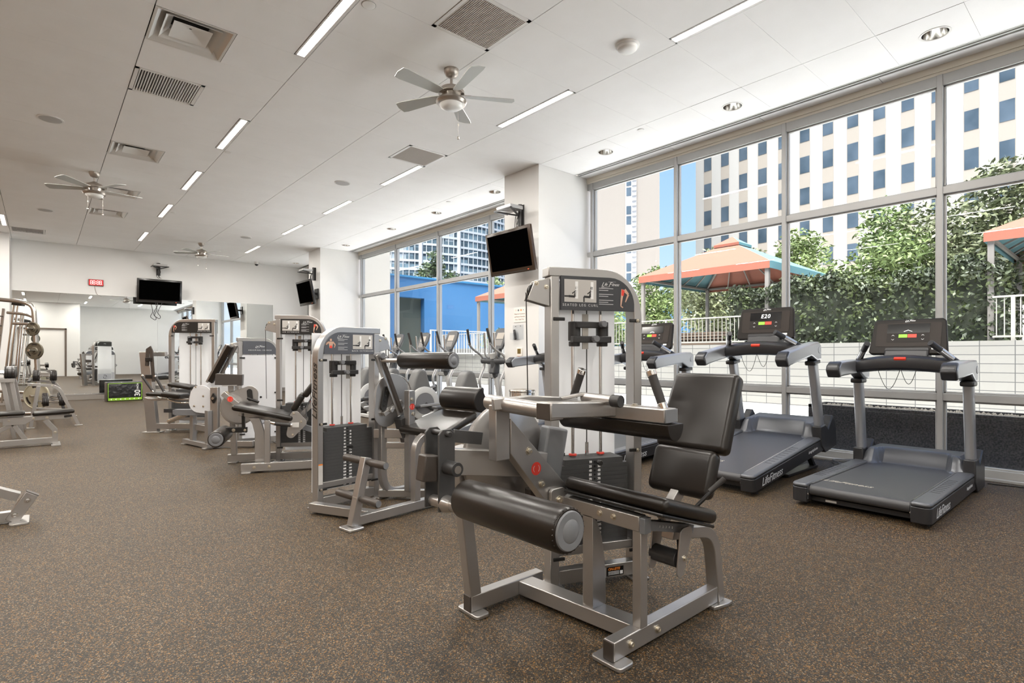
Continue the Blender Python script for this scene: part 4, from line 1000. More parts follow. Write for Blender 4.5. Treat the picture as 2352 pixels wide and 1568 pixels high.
g=G(L2); g.path([(.60,.55,.05),(1.05,.05,.05)],.05,.06); g.path([(1.10,.03,.05),(1.05,.62,.05)],.05,.06); P('rear_base_beam',g,silver,m,.004)
g=G(L2); feet(g,.0,.02,.06,.075); feet(g,1.12,.03,.06,.08); feet(g,.64,.58,.06,.05); P('foot_plate',g,silver,m,.004)
g=G(L2); g.path([(.015,.03,.018),(.125,.03,.485)],.058,.062,up=(0,1,0)); P('foot_peg_post',g,silver,m,.004)
for x,z in ((.120,.455),(.06,.205)):
    pg=P('foot_peg',G(L2).lathe((x,.29,z),(x,-2,z),[(0,.024),(.003,.027),(.19,.027),(.20,.020),(.32,.020),(.33,.027),(.50,.027),(.505,.024)],24),capm,m)
    P('peg_core',G(L2).cyl((x,.06,z),(x,.0,z),.031,n=24),silver,pg,.002)
    P('peg_cap',G(L2).cyl((x,-.214,z),(x,-.218,z),.022,n=24),gplas,pg)
g=G(L2); pts=fil([(.575,.03,.085),(.575,.03,.56),(.80,.03,.60)],.20,8); g.path(pts,.055,.058,up=(0,1,0)); P('curved_seat_post',g,silver,m,.004)
g=G(L2); g.box(.70,.765,.27,.335,.085,.925); P('pivot_post',g,silver,m,.004)
g=G(L2); bolt(g,(.73,.27,.85),(0,-1,0),.013,.01); bolt(g,(.745,.27,.73),(0,-1,0),.013,.01); P('bolt',g,brass,m)
rd=P('pivot_decal',G(L2).cyl((.733,.2695,.79),(.733,.269,.79),.026,n=28),red,m,label='round red decal with two curved white arrows'); g=G(L2)
for a0 in (-50,130): g.path([(.733+.016*math.cos(R(a0+12*k)),.2685,.79+.016*math.sin(R(a0+12*k))) for k in range(9)],.001,.004,up=(0,-1,0))
P('arrow_print',g,white,rd)
g=G(L2); pts=fil([(.60,.50,.70),(.60,.50,.05),(.98,.50,.05)],.22,8); g.path(pts,.058,.055,up=(0,1,0)); P('curved_rear_leg',g,silver,m,.004)
g=G(L2); g.path([(.56,.56,.56),(.75,.34,.56)],.05,.075); g.path([(.60,.53,.46),(.75,.33,.46)],.04,.05); P('cross_beam',g,silver,m,.004)
g=G(L2); pts=[(.585,.56)]; 
P('cam_plate',G(L2).prism(hull([(.66,.90,.165),(.60,.74,.12)]),'y',.44,.452),silver,m,.002)
P('cam_wheel',G(L2).lathe((.72,.56,.86),(.72,-1,.86),[(0,.165),(.005,.172),(.010,.158),(.020,.158),(.025,.172),(.030,.166)],48),mat('cam_white',(.66,.66,.66),.35,.3),m)
g=G(L2); pts=[(.72+.19*math.cos(R(a)),.50,.86+.19*math.sin(R(a))) for a in range(-8,118,9)]; g.path(pts,.006,n=8); P('cable_guard',g,steel,m)
tr=G(L2@T(.735,.529,.93)@RX(90)); tr.add([(-.03,-.025,0),(.03,-.025,0),(0,.03,0)],[(0,1,2)]); P('warning_triangle',tr,orange,m,label='small orange triangular warning sticker')
g=G(L2@T(.575,.43,.86)@RY(12)); g.prism(hull([(0,-.075,.028),(0,.075,.028)]),'y',-.012,.006)
for k in range(4): g.cyl((0,-.012,-.06+.04*k),(0,-.016,-.06+.04*k),.010,n=16)
P('start_position_block',g,plaqk,m,.002)
g=G(L2); g.path([(.52,.47,1.225),(.72,.45,.72)],.012,.075,up=(0,1,0)); g.path([(.49,.40,1.225),(.70,.38,.72)],.055,.012,up=(0,1,0)); P('swing_arm',g,silver,m,.002)
g=G(L2); g.path([(.505,.395,1.23),(.70,.37,.74)],.03,.03); P('arm_edge_bar',g,capm,m,.003)
g=G(L2); g.cyl((.51,.46,1.215),(.51,.36,1.215),.026,n=24); P('arm_boss',g,gplas,m,.003)
g=G(L2); g.cyl((.52,.40,1.175),(.62,.25,1.175),.018,n=20); P('roller_axle',g,silver,m)
roller(m,(.618,.262,1.175),(.640,-.335,1.178),.065,M=L2)
g=G(L2@T(.71,.37,.62)@RY(-16)); g.box(-.035,.055,-.05,.05,-.10,.08); P('counterweight',g,dplas,m,.006)
g=G(L2@T(.75,.37,.50)@RY(-16)); g.box(-.03,.05,-.045,.045,-.05,.05); P('lower_counterweight',g,capm,m,.006)
g=G(L2); g.path([(.55,.42,.73),(.72,.40,.83)],.05,.035); g.cyl((.60,.40,.765),(.60,.36,.765),.018,n=18); P('cam_lever',g,silver,m,.003)
# seat and bolster
g=G(L2@T(.875,.08,.655)@RY(-16)); q=bmesh.new(); bmesh.ops.create_cube(q,size=1); bmesh.ops.scale(q,vec=(.46,.56,.065),verts=q.verts)
for v_ in q.verts:
    if v_.co.x>0: v_.co.y*=.78
bmesh.ops.bevel(q,geom=q.edges[:]+q.verts[:],offset=.03,segments=5,profile=.5,affect='EDGES'); q.verts.index_update()
g.add([v_.co.copy() for v_ in q.verts],[[v_.index for v_ in f.verts] for f in q.faces]); q.free(); P('seat_pad',g,leather,m)
bp=[(.0,-.105)]+[(.0+.0-.125*math.sin(PI*k/14),-.105*math.cos(PI*k/14)) for k in range(1,14)]+[(.0,.105),(.03,.10),(.03,-.10)]
g=G(L2@T(1.17,0,.845)@RY(-28)); g.prism(bp,'y',-.14,.30); P('lumbar_bolster',g,leather,m,.010,seg=3)
g=G(L2); g.path([(1.20,.06,.80),(1.30,.06,.70),(1.22,.06,.60),(1.00,.06,.55)],.045,.03,up=(0,1,0)); P('bolster_arm',g,tsil,m,.003)
for x,y,z in ((.79,.27,.64),(1.02,-.19,.61)):
    hb=P('seat_handle',G(L2).cyl((x,y-.01,z),(x+.12,y+.02,z-.02),.011,n=14),plaqk,m); P('handle_knob',G(L2).lathe((x,y-.01,z),(x-1,y,z),[(0,.012),(.006,.019),(.018,.021),(.030,.014),(.033,.003)],20),chrome,hb)
# ---------------------------------------------------------------- 3. leg extension
m=root('leg_extension_machine',(1.9,6.3,0),0,'silver leg extension machine with brown-tinged tower, long black seat and angled back pads','exercise machine','selectorized strength machines')
W3=T(-1.9,-6.3,0); TM=W3@T(2.035,6.472,0)@RZ(-31)
tower(m,TM,W=.55,H=1.678,title='LEG EXTENSION',plaq=plaqk,cable=.72)
L3=W3@T(1.55,6.03,0)@RZ(-23)
g=G(L3); g.box(0,1.0,0,.058,.018,.102); P('front_base_beam',g,silver,m,.004)
g=G(L3); bolt(g,(.125,0,.06),(0,-1,0),.012); bolt(g,(.27,0,.06),(0,-1,0),.012); P('bolt',g,brass,m)
g=G(L3); g.box(-.235,.35,.66,.718,.018,.098); P('rear_base_beam',g,silver,m,.004)
g=G(L3); g.box(.11,.20,.058,.66,.02,.085); P('centre_base_beam',g,silver,m,.004)
g=G(L3); feet(g,.05,.02,.045,.05); feet(g,-.18,.68,.05,.05); feet(g,.93,.02,.05,.06); P('foot_plate',g,silver,m,.003)
cp_=[(.118,.085),(.215,.085),(.213,.30),(.205,.42),(.185,.50),(.16,.56),(.06,.56),(.095,.50),(.118,.40)]
g=G(L3); g.prism(cp_,'y',.10,.155); P('centre_post',g,silver,m,.003)
g=G(L3); g.box(.222,.276,.0,.05,.10,.54); P('front_post',g,silver,m,.003)
g=G(L3); g.path([(-.168,.69,.09),(-.20,.69,.88)],.058,.075,up=(0,1,0)); P('rear_post',g,silver,m,.004)
g=G(L3@T(-.205,.62,.945)@RY(3)); g.box(-.135,.135,-.06,.06,-.062,.062); P('counterweight',g,capm,m,.004)
P('counterweight_plate',G(L3).box(-.27,-.12,.55,.69,.875,.886),silver,m,.002)
g=G(L3@T(0,.30,0)); g.path([(-.06,0,.60),(.50,0,.47)],.05,.055); P('seat_tube',g,silver,m,.004)
P('seat_pad',G(L3).pad((.20,.275,.612),(.60,.48,.060),.028,RY(13.5),5),leather,m)
P('lumbar_pad',G(L3).pad((.535,.29,.705),(.07,.36,.20),.03,RY(30),5),leather,m)
P('back_pad',G(L3).pad((.72,.29,.93),(.07,.38,.40),.03,RY(37),5),leather,m)
g=G(L3); g.path([(.50,.29,.50),(.66,.29,.66),(.80,.29,.87),(.84,.29,.95)],.05,.07,up=(0,1,0)); P('back_support',g,silver,m,.003)
pp=hull([(.515,.575,.05),(.585,.50,.045),(.475,.385,.045)])
for y in (.055,.42): P('pivot_plate',G(L3).prism(pp,'y',y,y+.008),silver,m,.001)
g=G(L3)
for x,z in ((.50,.60),(.575,.51),(.49,.375)): bolt(g,(x,.055,z),(0,-1,0),.009)
P('bolt',g,brass,m)
g=G(L3); pts=fil([(.70,.20,.80),(.62,.10,.66),(.63,.06,.55)],.04); g.path(pts,.007,n=10); P('recline_lever',g,plaqk,m); P('lever_knob',G(L3).lathe((.705,.20,.805),(.80,.20,.9),[(0,.01),(.006,.014),(.016,.012)],14),steel,m)
hg=P('hand_grip',G(L3).cyl((.32,.01,.505),(.475,.01,.482),.019,n=20),grip,m,.002); P('grip_collar',G(L3).cyl((.24,.03,.53),(.325,.01,.505),.013,.021,n=18).cyl((.475,.01,.482),(.487,.01,.480),.021,n=18),chrome,hg)
P('sticker',G(L3).box(.487,.555,.035,.040,.455,.505),mat('label_pale',(.60,.58,.55),.5),m)
g=G(L3); g.path([(.55,.30,.44),(.80,.30,.34)],.06,.06); P('rear_beam',g,gplas,m,.003)
g=G(L3); g.path([(-.255,.54,.80),(-.10,.54,.665)],.055,.105,up=(0,1,0)); P('pivot_arm',g,silver,m,.004)
g=G(L3); bolt(g,(-.21,.51,.80),(0,-1,0),.014); bolt(g,(-.145,.51,.66),(0,-1,0),.014); P('bolt',g,brass,m)
rd=P('pivot_decal',G(L3).cyl((-.178,.4875,.735),(-.178,.487,.735),.030,n=28),red,m,label='round red decal with two curved white arrows'); g=G(L3)
for a0 in (-50,130): g.path([(-.178+.018*math.cos(R(a0+12*k)),.4865,.735+.018*math.sin(R(a0+12*k))) for k in range(9)],.001,.004,up=(0,-1,0))
P('arrow_print',g,white,rd)
P('cam_plate',G(L3).prism(hull([(-.10,.64,.185),(.0,.78,.09)]),'y',.605,.617),silver,m,.002)
P('cam_wheel',G(L3).lathe((-.11,.63,.63),(-.11,2,.63),[(0,.19),(.005,.195),(.01,.18),(.02,.18),(.025,.195)],48),silver,m)
g=G(L3@T(.005,.60,.76)@RY(-5)); g.prism(hull([(0,-.03,.028),(0,.05,.028)]),'y',-.012,.006); P('start_position_block',g,plaqk,m,.002)
g=G(L3); g.cyl((-.02,.59,.735),(.10,.56,.69),.014,n=14); P('range_lever',g,plaqk,m)
g=G(L3); g.path([(-.20,.30,.425),(.02,.30,.415)],.05,.055); P('lever_bar',g,plaqk,m,.003)
g=G(L3); g.path([(-.015,.30,.44),(-.02,.30,.60)],.05,.03); P('lever_link',g,plaqk,m,.003)
g=G(L3); bolt(g,(-.11,.275,.42),(0,-1,0),.012); bolt(g,(-.0,.275,.415),(0,-1,0),.009); P('bolt',g,brass,m)
roller(m,(-.215,.42,.38),(-.225,-.01,.365),.081,M=L3)
# ---------------------------------------------------------------- 4. abdominal crunch
m=root('abdominal_crunch_machine',(1.9,8.0,0),0,'abdominal crunch machine with frosted panel over its weights and clear round cam covers','exercise machine','selectorized strength machines')
W4=T(-1.9,-8.0,0); TM=W4@T(2.00,7.885,0)@RZ(-3)
tower(m,TM,W=.53,H=1.452,title='ABDOMINAL CRUNCH',logo_only=True,closed=True,cable=.9,plaq=mat('plaque_slate',(.085,.09,.105),.4))
g=G(TM); g.prism(rr(.17,.42,.28,.42,.02),'y',-.008,-.005); em=P('shroud_emblem',g,mat('emblem_grey',(.42,.43,.46),.5),m); g=G(TM)
for a0 in (0,180): g.path([(.295+.05*math.cos(R(a0+12*k)),-.0095,.34+.05*math.sin(R(a0+12*k))) for k in range(12)],.002,.018,up=(0,-1,0))
P('emblem_ring',g,plaqm,em)
L4=W4@T(1.686,8.065,0)@RZ(-40.9)
fa=W4@T(1.50,8.60,0)@RZ(-78)
g=G(fa); g.box(0,.74,-.03,.03,.018,.075); P('front_base_beam',g,silver,m,.003)
g=G(fa); feet(g,.05,0,.04,.06); feet(g,.68,0,.04,.06); P('foot_plate',g,silver,m,.003)
for t_,h in ((.26,.42),(.70,.50)): P('seat_post',G(fa).box(t_-.045,t_+.045,-.025,.03,.075,h),silver,m,.003)
g=G(L4); g.box(.085,.185,-.13,-.07,.018,.80); P('pivot_post',g,silver,m,.004)
g=G(L4); g.path([(-.36,.2,.26),(.10,-.08,.24)],.04,.075); P('cross_beam',g,silver,m,.003)
g=G(L4); g.box(.07,.60,-.06,.0,.018,.09); g.path([(.58,0,.05),(.62,.30,.05)],.06,.07); P('rear_base_beam',g,silver,m,.004)
g=G(L4@T(.137,-.135,.66)); g.prism(hull([(0,-.055,.012),(0,.0,.035),(0,.055,.012)]),'y',-.012,0); P('bearing_flange',g,plaqk,m,.002); P('bearing_shaft',G(L4).cyl((.137,-.145,.66),(.137,-.165,.66),.018,n=20),steel,m)
milk2=mat('cam_cover_acrylic',(.80,.81,.83),.2); bsdf(milk2).inputs['Alpha'].default_value=.72
P('cam_cover',G(L4).prism(hull([(-.08,.68,.145),(-.10,.60,.14),(.0,.55,.10)]),'y',-.045,-.033),milk2,m,.002,label='clear round acrylic cam cover')
P('cam_cover',G(L4).prism(hull([(.03,.74,.14),(.16,.66,.14)]),'y',.115,.127),milk2,m,.002,label='clear round acrylic cam cover')
P('cam_plate',G(L4).prism(hull([(-.06,.66,.11),(.06,.62,.09)]),'y',.02,.032),silver,m,.002)
g=G(L4)
for x,z in ((-.15,.80),(-.05,.68),(-.17,.55),(-.05,.545)): bolt(g,(x,-.045,z),(0,-1,0),.009)
P('bolt',g,brass,m)
g=G(L4); g.path([(-.05,.06,.86),(.255,-.02,1.36)],.03,.06,up=(0,1,0)); g.path([(.06,.10,.86),(.345,.03,1.35)],.035,.05,up=(0,1,0)); P('swing_arm',g,silver,m,.004)
g=G(L4); g.path([(.00,.04,.86),(.30,-.03,1.34)],.065,.05,up=(0,1,0)); P('arm_pad',g,leather,m,.008)
g=G(L4); g.box(-.46,.06,.0,.08,.42,.50); P('seat_tube',g,gplas,m,.004)
g=G(L4); g.path([(.10,.1,.60),(.30,.15,.45),(.42,.2,.09)],.05,.06,up=(0,1,0)); P('rear_leg',g,silver,m,.003)
# ---------------------------------------------------------------- 5. leg press
m=root('leg_press_machine',(1.57,10.28,0),R(-40.9),'seated leg press machine with tall tower and slanted foot panel in front of the mirror','exercise machine','selectorized strength machines')
TM=T(-.005,0,0)@RZ(2)
tower(m,TM,W=.73,H=1.80,mir=True,title='SEATED LEG PRESS',plaq=plaqk,stack=True,bracket=False,rad=.22)
g=G(); g.path([(-.235,-.2,1.27),(-.115,-.2,.0)],.05,.145,up=(0,1,0)) if False else g.add([(-.317,-.24,1.265),(-.168,-.24,1.268),(-.033,-.24,.012),(-.197,-.24,.012),(-.317,-.16,1.265),(-.168,-.16,1.268),(-.033,-.16,.012),(-.197,-.16,.012)],[(0,1,2,3),(7,6,5,4),(0,4,5,1),(1,5,6,2),(2,6,7,3),(3,7,4,0)]); P('foot_panel_post',g,silver,m,.004)
g=G(); g.box(-.25,.02,-.27,-.14,0,.014); P('foot_plate',g,silver,m,.003)
g=G(); g.path([(-.19,-.245,1.05),(-.17,-.25,1.31),(-.14,-.25,1.33),(-.115,-.25,1.28),(-.08,-.25,.80)],.05,.018,up=(0,1,0)); P('cable_guard',g,capm,m,.003)
g=G()
for z in (1.15,.88): g.box(-.20,-.10,-.275,-.235,z-.03,z+.03)
P('guard_clamp',g,plaqk,m,.004)
g=G(); g.box(-.19,.02,-.13,-.06,1.20,1.268); P('top_beam',g,silver,m,.004)
g=G(); g.box(-.17,.03,-.13,-.06,.68,.74); P('middle_beam',g,silver,m,.004)
g=G(); g.box(-.05,.75,-.24,-.17,.06,.145); P('base_beam',g,silver,m,.004)
P('foot_platform',G().box(-.10,-.06,-.72,-.26,.55,1.15),mat('platform_grey',(.20,.19,.18),.5),m,.004) if False else None
st=G(); st.pad((.51,-1.0,.664),(.26,.28,.055),.028,RY(2),5); P('seat_pad',st,leather,m)
P('seat_side_pad',G().pad((.735,-1.02,.650),(.28,.26,.075),.03,RY(6),5),leather,m)
P('back_pad',G().pad((.55,-.52,.75),(.36,.24,.06),.026,RY(9),5),leather,m)
for pts in ([(.06,-.72,.905),(.21,-.72,.692)],):
    hg=P('hand_grip',G().cyl(pts[0],pts[1],.018,n=18),grip,m); P('grip_tube',G().cyl((.05,-.72,.92),(.062,-.72,.903),.019,n=18).path(fil([(.205,-.72,.70),(.25,-.72,.62),(.40,-.8,.58)],.05),.013,n=12),chrome,hg)
for pts in ([(.503,-1.1,.915),(.625,-1.1,.705)],):
    hg=P('hand_grip',G().cyl(pts[0],pts[1],.018,n=18),grip,m); P('grip_tube',G().cyl((.497,-1.1,.93),(.504,-1.1,.913),.019,n=18).path(fil([(.622,-1.1,.71),(.665,-1.1,.60),(.80,-1.1,.55),(.98,-1.1,.545)],.06),.013,n=12),chrome,hg)
g=G(); g.box(.36,1.0,-1.06,-.99,.575,.60); g.path([(.30,-1.0,.61),(.50,-1.02,.575)],.10,.02); P('seat_frame',g,silver,m,.003)
g=G(); g.box(.82,1.22,-1.22,-1.14,.39,.455); P('carriage_beam',g,gplas,m,.004)
g=G(); g.path([(.97,-1.04,.58),(1.06,-1.06,.76)],.05,.06,up=(0,1,0)); P('back_support',g,silver,m,.003)
g=G(); g.path([(1.05,-1.1,.39),(.95,-.9,.10)],.06,.07); g.path([(.95,-.95,.07),(.55,-.20,.07)],.06,.07); P('carriage_rail',g,silver,m,.003)
g=G(); g.cyl((.28,-.45,.20),(.60,-.5,.33),.035,n=20); P('shock_cylinder',g,chrome,m,.002)
P('rail_cover',G().box(-.02,.40,-.10,-.03,.30,.36),dplas,m,.004)
# ================================================================ treadmills
def treadmill(loc,lab,tilt,disp,strapside=True):
    o=root('treadmill',loc,0,lab,'treadmill','treadmills facing the front windows'); K=T(0,0,.0)@RY(-tilt)
    # side rails with rounded rear end caps
    for s in (-1,1):
        a,b=(.345,.465); y0,y1=(a,b) if s>0 else (-b,-a)
        g=G(K); r=.05
        pl_=[(0.02,y0),(1.52,y0),(1.52,y1)]+([(r,y1),(.012,y1-s*0-.03 if s>0 else y1),(0,y1-.06)] if s>0 else [(0.02,y1)])
        poly=rr(0,1.62,y0,y1,.045,5,(0,0,0,1) if s>0 else (1,0,0,0))
        g.prism(poly,'z',.035,.150); P('side_rail',g,tblk,o,.006)
        g=G(K); g.prism(poly,'z',.151,.185); P('rail_cover',g,tdeck,o,.016,seg=3)
        g=G(K@T(.72,(y0+y1)/2,0)@RZ(-90)); comb(g,.66,.06,9,.007,.1848,.1864,.0012)
        P('rail_grooves',g,tblk,o)
    g=G(K); g.box(.06,1.70,-.335,.335,.10,.168); P('running_belt',g,belt,o,.004)
    g=G(K); g.box(.10,1.62,-.345,-.337,.12,.178).box(.10,1.62,.337,.345,.12,.178); P('belt_edge_strip',g,steel,o)
    P('rear_roller',G(K).cyl((.065,-.335,.130),(.065,.335,.130),.041,n=28),belt,o)
    for s in (-1,1):
        rb=P('roller_guard',G(K).box(.02,.11,*sorted((s*.337,s*.352)),.055,.18),tblk,o,.01); g=G(K); bolt(g,(.02,s*.345,.10),(-1,0,0),.006); P('screw',g,steel,rb)
    P('rear_cross_member',G(K).box(.10,.16,-.36,.36,.035,.075),tblk,o,.004)
    P('caution_label',G(K).box(.098,.0995,.16,.24,.045,.062),mat('label_pale',(.60,.58,.55),.5),o)
    g=G(); gtext(g,'LifeFitness',.085,K@T(.34,.16,.1685)@RZ(-90),shear=.35); P('belt_wordmark',g,mat('print_gold',(.45,.42,.36),.5),o)
    g=G(); gtext(g,'LifeFitness',.10,K@T(.36,-.4655,.085)@RX(90),shear=.4); gtext(g,'IntegritySeries',.04,K@T(1.30,-.4655,.10)@RX(90),shear=.3); P('side_wordmark',g,mat('print_silver',(.55,.56,.58),.4),o)
    # motor hood with scooped front
    H_=[(-.40,0),(.40,0)]
    g=G(K); vs=[];fs=[]; n=40; xs=[1.44+.012*k for k in range(30)]+[1.82,1.90,1.95,1.99,2.02]
    ss=lambda t:(lambda q:q*q*(3-2*q))(min(max(t,0),1))
    def hz(x,y):
        x0=1.45+.13*ss((.31-abs(y))/.07); up_=.165+.145*ss((x-x0)/.13)
        fr=1-.30*ss((x-1.90)/.12); ed=1-.22*ss((abs(y)-.34)/.07)
        return max(.04,up_*fr*ed)
    for x in xs:
        for k in range(n+1): y=-.41+.82*k/n; vs.append((x,y,hz(x,y)))
    m_=n+1
    for i in range(len(xs)-1):
        for k in range(n): fs.append((i*m_+k,(i+1)*m_+k,(i+1)*m_+k+1,i*m_+k+1))
    b0=len(vs)
    for x in xs:
        for k in range(n+1): vs.append((x,-.41+.82*k/n,.03))
    for i in range(len(xs)-1):
        for k in range(n): fs.append((b0+i*m_+k,b0+i*m_+k+1,b0+(i+1)*m_+k+1,b0+(i+1)*m_+k))
    for k in range(n): fs.append((k,k+1,b0+k+1,b0+k)); e=(len(xs)-1)*m_; fs.append((e+k+1,e+k,b0+e+k,b0+e+k+1))
    for i in range(len(xs)-1):
        fs.append((i*m_,b0+i*m_,b0+(i+1)*m_,(i+1)*m_)); fs.append((i*m_+n,(i+1)*m_+n,b0+(i+1)*m_+n,b0+i*m_+n))
    g.add(vs,fs); P('motor_hood',g,tdeck,o)
    # uprights, boots
    for s in (-1,1):
        y=s*.425
        P('boot',G(K).prism([(1.50,.30),(1.50,.10),(1.60,.005),(1.92,.005),(1.92,.26),(1.84,.36),(1.70,.24),(1.64,.30)],'y',*sorted((s*.385,s*.475))),tblk,o,.012,seg=3)
        g=G(K); n=20; pr=[]
        for t,(x,z) in enumerate(((1.60,.22),(1.50,.96))):
            for k in range(n): a=2*PI*k/n; pr.append((x+.062*math.copysign(abs(math.cos(a))**.6,math.cos(a)),y+.038*math.copysign(abs(math.sin(a))**.6,math.sin(a)),z))
        g.add(pr,[(k,(k+1)%n,n+(k+1)%n,n+k) for k in range(n)]+[tuple(range(n))[::-1],tuple(range(n,2*n))]); P('upright',g,tsil,o)
        P('upright_collar',G(K).box(1.42,1.58,y-.05,y+.05,.945,.99),tblk,o,.012)
        # arm rest
        ya,yb=sorted((s*.36,s*.475))
        P('arm_rest',G(K).prism([(.80,1.02),(.78,1.11),(.84,1.155),(1.30,1.175),(1.56,1.175),(1.62,1.13),(1.61,.985),(1.50,.985),(1.36,1.05),(.95,1.03)],'y',ya,yb),tsil,o,.016,seg=3)
        P('arm_rest_cap',G(K).prism([(.80,1.015),(.755,1.08),(.775,1.125),(.84,1.160),(.86,1.16),(.86,1.02)],'y',ya+.004,yb-.004),tblk,o,.014,seg=3)
        em=P('round_badge',G(K).cyl((1.56,s*.475,1.09),(1.56,s*.479,1.09),.035,n=28),mat('badge_grey',(.40,.41,.43),.3,.6),o,.001)
        g=G(K); pts=fil([(1.40,s*.33,1.13),(1.25,s*.30,1.21),(1.13,s*.27,1.30)],.05) ; g.cyl((1.36,s*.40,1.13),(1.10,s*.235,1.325),.026,n=18); sg=P('sensor_grip',g,tblk,o,.003)
        g=G(K); g.cyl((1.28,s*.349,1.19),(1.18,s*.286,1.265),.0275,n=18); P('grip_plate',g,steel,sg)
    # curved crossbar
    g=G(K); vs=[];fs=[]; n=20; m_=12
    for k in range(n+1):
        y=-.40+.80*k/n; b=1-(y/.40)**2; cx=1.30-.05*b; cz=1.105+.045*b; hx,hz_=.090,.062+.010*b
        for j in range(m_): a=2*PI*j/m_; vs.append((cx+hx*math.copysign(abs(math.cos(a))**.7,math.cos(a)),y,cz+hz_*math.copysign(abs(math.sin(a))**.7,math.sin(a))))
    for k in range(n):
        for j in range(m_): fs.append((k*m_+j,k*m_+(j+1)%m_,(k+1)*m_+(j+1)%m_,(k+1)*m_+j))
    fs+=[tuple(range(m_))[::-1],tuple(n*m_+j for j in range(m_))]; g.add(vs,fs); P('crossbar',g,tblk,o)
    P('stop_tab',G(K@T(1.172,0,1.187)@RY(-35)).box(-.014,.010,-.045,.045,-.012,.012),mat('stop_red',(.9,.05,.02),.4),o,.003)
    g=G(K); pts=[(1.19,.18+0*k-.0-(.18-.0)*t,1.10-.19*math.sin(PI*t)) for k,t in ((0,q/12) for q in range(13))]; g.path(pts,.0025,n=6)
    pts=[(1.19,-.0-.12*t,1.10-.14*math.sin(PI*t)) for t in [q/10 for q in range(11)]]; g.path(pts,.0025,n=6); P('safety_lanyard',g,plaqk,o)
    P('cup_holder',G(K).lathe((1.40,-.24,1.16),(1.40,-.24,2),[(0,.05),(.03,.06),(.035,.055),(.034,.048)],28),tblk,o)
    P('neck',G(K).prism([(1.30,1.15),(1.46,1.15),(1.50,1.27),(1.36,1.27)],'y',-.17,.17),tblk,o,.015)
    C_=K@T(1.40,0,1.395)@RY(-74)       # console plane: local x up the face, z outwards (towards the user)
    C_=K@frameM((1.42,0,1.39),(0,-1,0),(.30,0,.954))
    cs=P('console',G(C_).prism([(-.305,-.150),(-.28,-.170),(.28,-.170),(.305,-.150),(.277,.155),(.252,.175),(-.252,.175),(-.277,.155)],'z',-.05,.0),mat('console_umber',(.015,.012,.010),.40,spec=.22),o,.012,seg=3)
    P('bezel',G(C_).prism(rr(-.25,.25,-.095,.135,.02),'z',0,.003),mat('console_bezel',(.026,.019,.015),.38,spec=.25),cs)
    P('display',G(C_).box(-.165,.165,.035,.125,.003,.0045),black,cs)
    P('control_panel',G(C_).prism(rr(-.165,.165,-.055,.030,.01),'z',.003,.0045),mat('console_panel',(.022,.018,.016),.4,spec=.2),cs)
    P('start_button',G(C_).box(-.070,-.003,-.010,.022,.0045,.006),mat('button_green',(.25,.60,.04),.4,emit=((.3,.8,.05),.35)),cs)
    P('stop_button',G(C_).box(.001,.068,-.010,.022,.0045,.006),mat('button_red',(.85,.05,.03),.4,emit=((1,.06,.03),.35)),cs)
    P('tray',G(C_).prism(rr(-.17,.17,-.150,-.110,.012),'z',0,.014),tblk,cs,.004)
    P('barcode_sticker',G(C_).box(.185,.235,-.125,-.105,.0005,.0015),white,cs)
    g=G(); logo(g,C_@T(.01,.156,.0008),.020)
    for sx in (-1,1):
        for z_,f_ in ((.012,1),(-.028,-1)): g.M=C_@T(sx*.115,z_,.005)@Matrix.Scale(f_,4,V((0,1,0))); g.path([(-.010,-.004,0),(0,.005,0),(.010,-.004,0)],.0022,.0006,up=(0,0,1))
    g.M=Matrix()
    P('console_print',g,mat('lit_print',(.8,.8,.8),.5,emit=((1,1,1),.25)),cs)
    g=G()
    if disp=='E20': gtext(g,'E 20' if False else 'E20',.060,C_@T(.0,.080,.005),shear=.15,space=1.15)
    elif disp=='V': g.M=C_@T(0,.055,.005); g.path([(-.032,-.006,0),(0,.008,0),(.032,-.006,0)],.003,.0006,up=(0,0,1)); g.M=Matrix()
    else: g.M=C_@T(0,.050,.005); g.path([(-.032,-.008,0),(-.018,.006,0),(-.008,.0,0),(0,.010,0),(.010,.0,0),(.020,.006,0),(.032,-.008,0)],.0025,.0006,up=(0,0,1)); g.M=Matrix()
    P('display_readout',g,mat('readout_lit',(.9,.9,.9),.5,emit=((1,1,.95),1.2)),cs)
    if tilt>1:
        g=G(); h=1.55*math.sin(R(tilt)); 
        for s in (-1,1): g.path([(1.72,s*.30,.02),(1.52,s*.30,h+.05)],.05,.04)
        g.box(1.0,1.75,.22,.34,.005,.03); g.box(1.0,1.75,-.34,-.22,.005,.03); P('lift_leg',g,tblk,o,.004)
    g=G(K)
    for s in (-1,1): g.cyl((.14,s*.40,.012),(.14,s*.40,.04),.03,n=18)
    P('levelling_foot',G().cyl((.14,-.40,0),(.14,-.40,.05),.03,n=18).cyl((.14,.40,0),(.14,.40,.05),.03,n=18),rubber,o)
    return o
treadmill((4.66,1.415,0),'nearest grey treadmill with flat deck and an arrow on its brown console',0,'V')
treadmill((4.62,2.63,0),'grey treadmill with raised deck and E20 on its display, second from the right',7,'E20')
treadmill((4.62,4.13,0),'treadmill with a peaked line on its display, half hidden behind the leg curl tower',3,'M')
treadmill((4.20,5.36,0),'treadmill showing only its left arm rest beside the near column',2,'M')
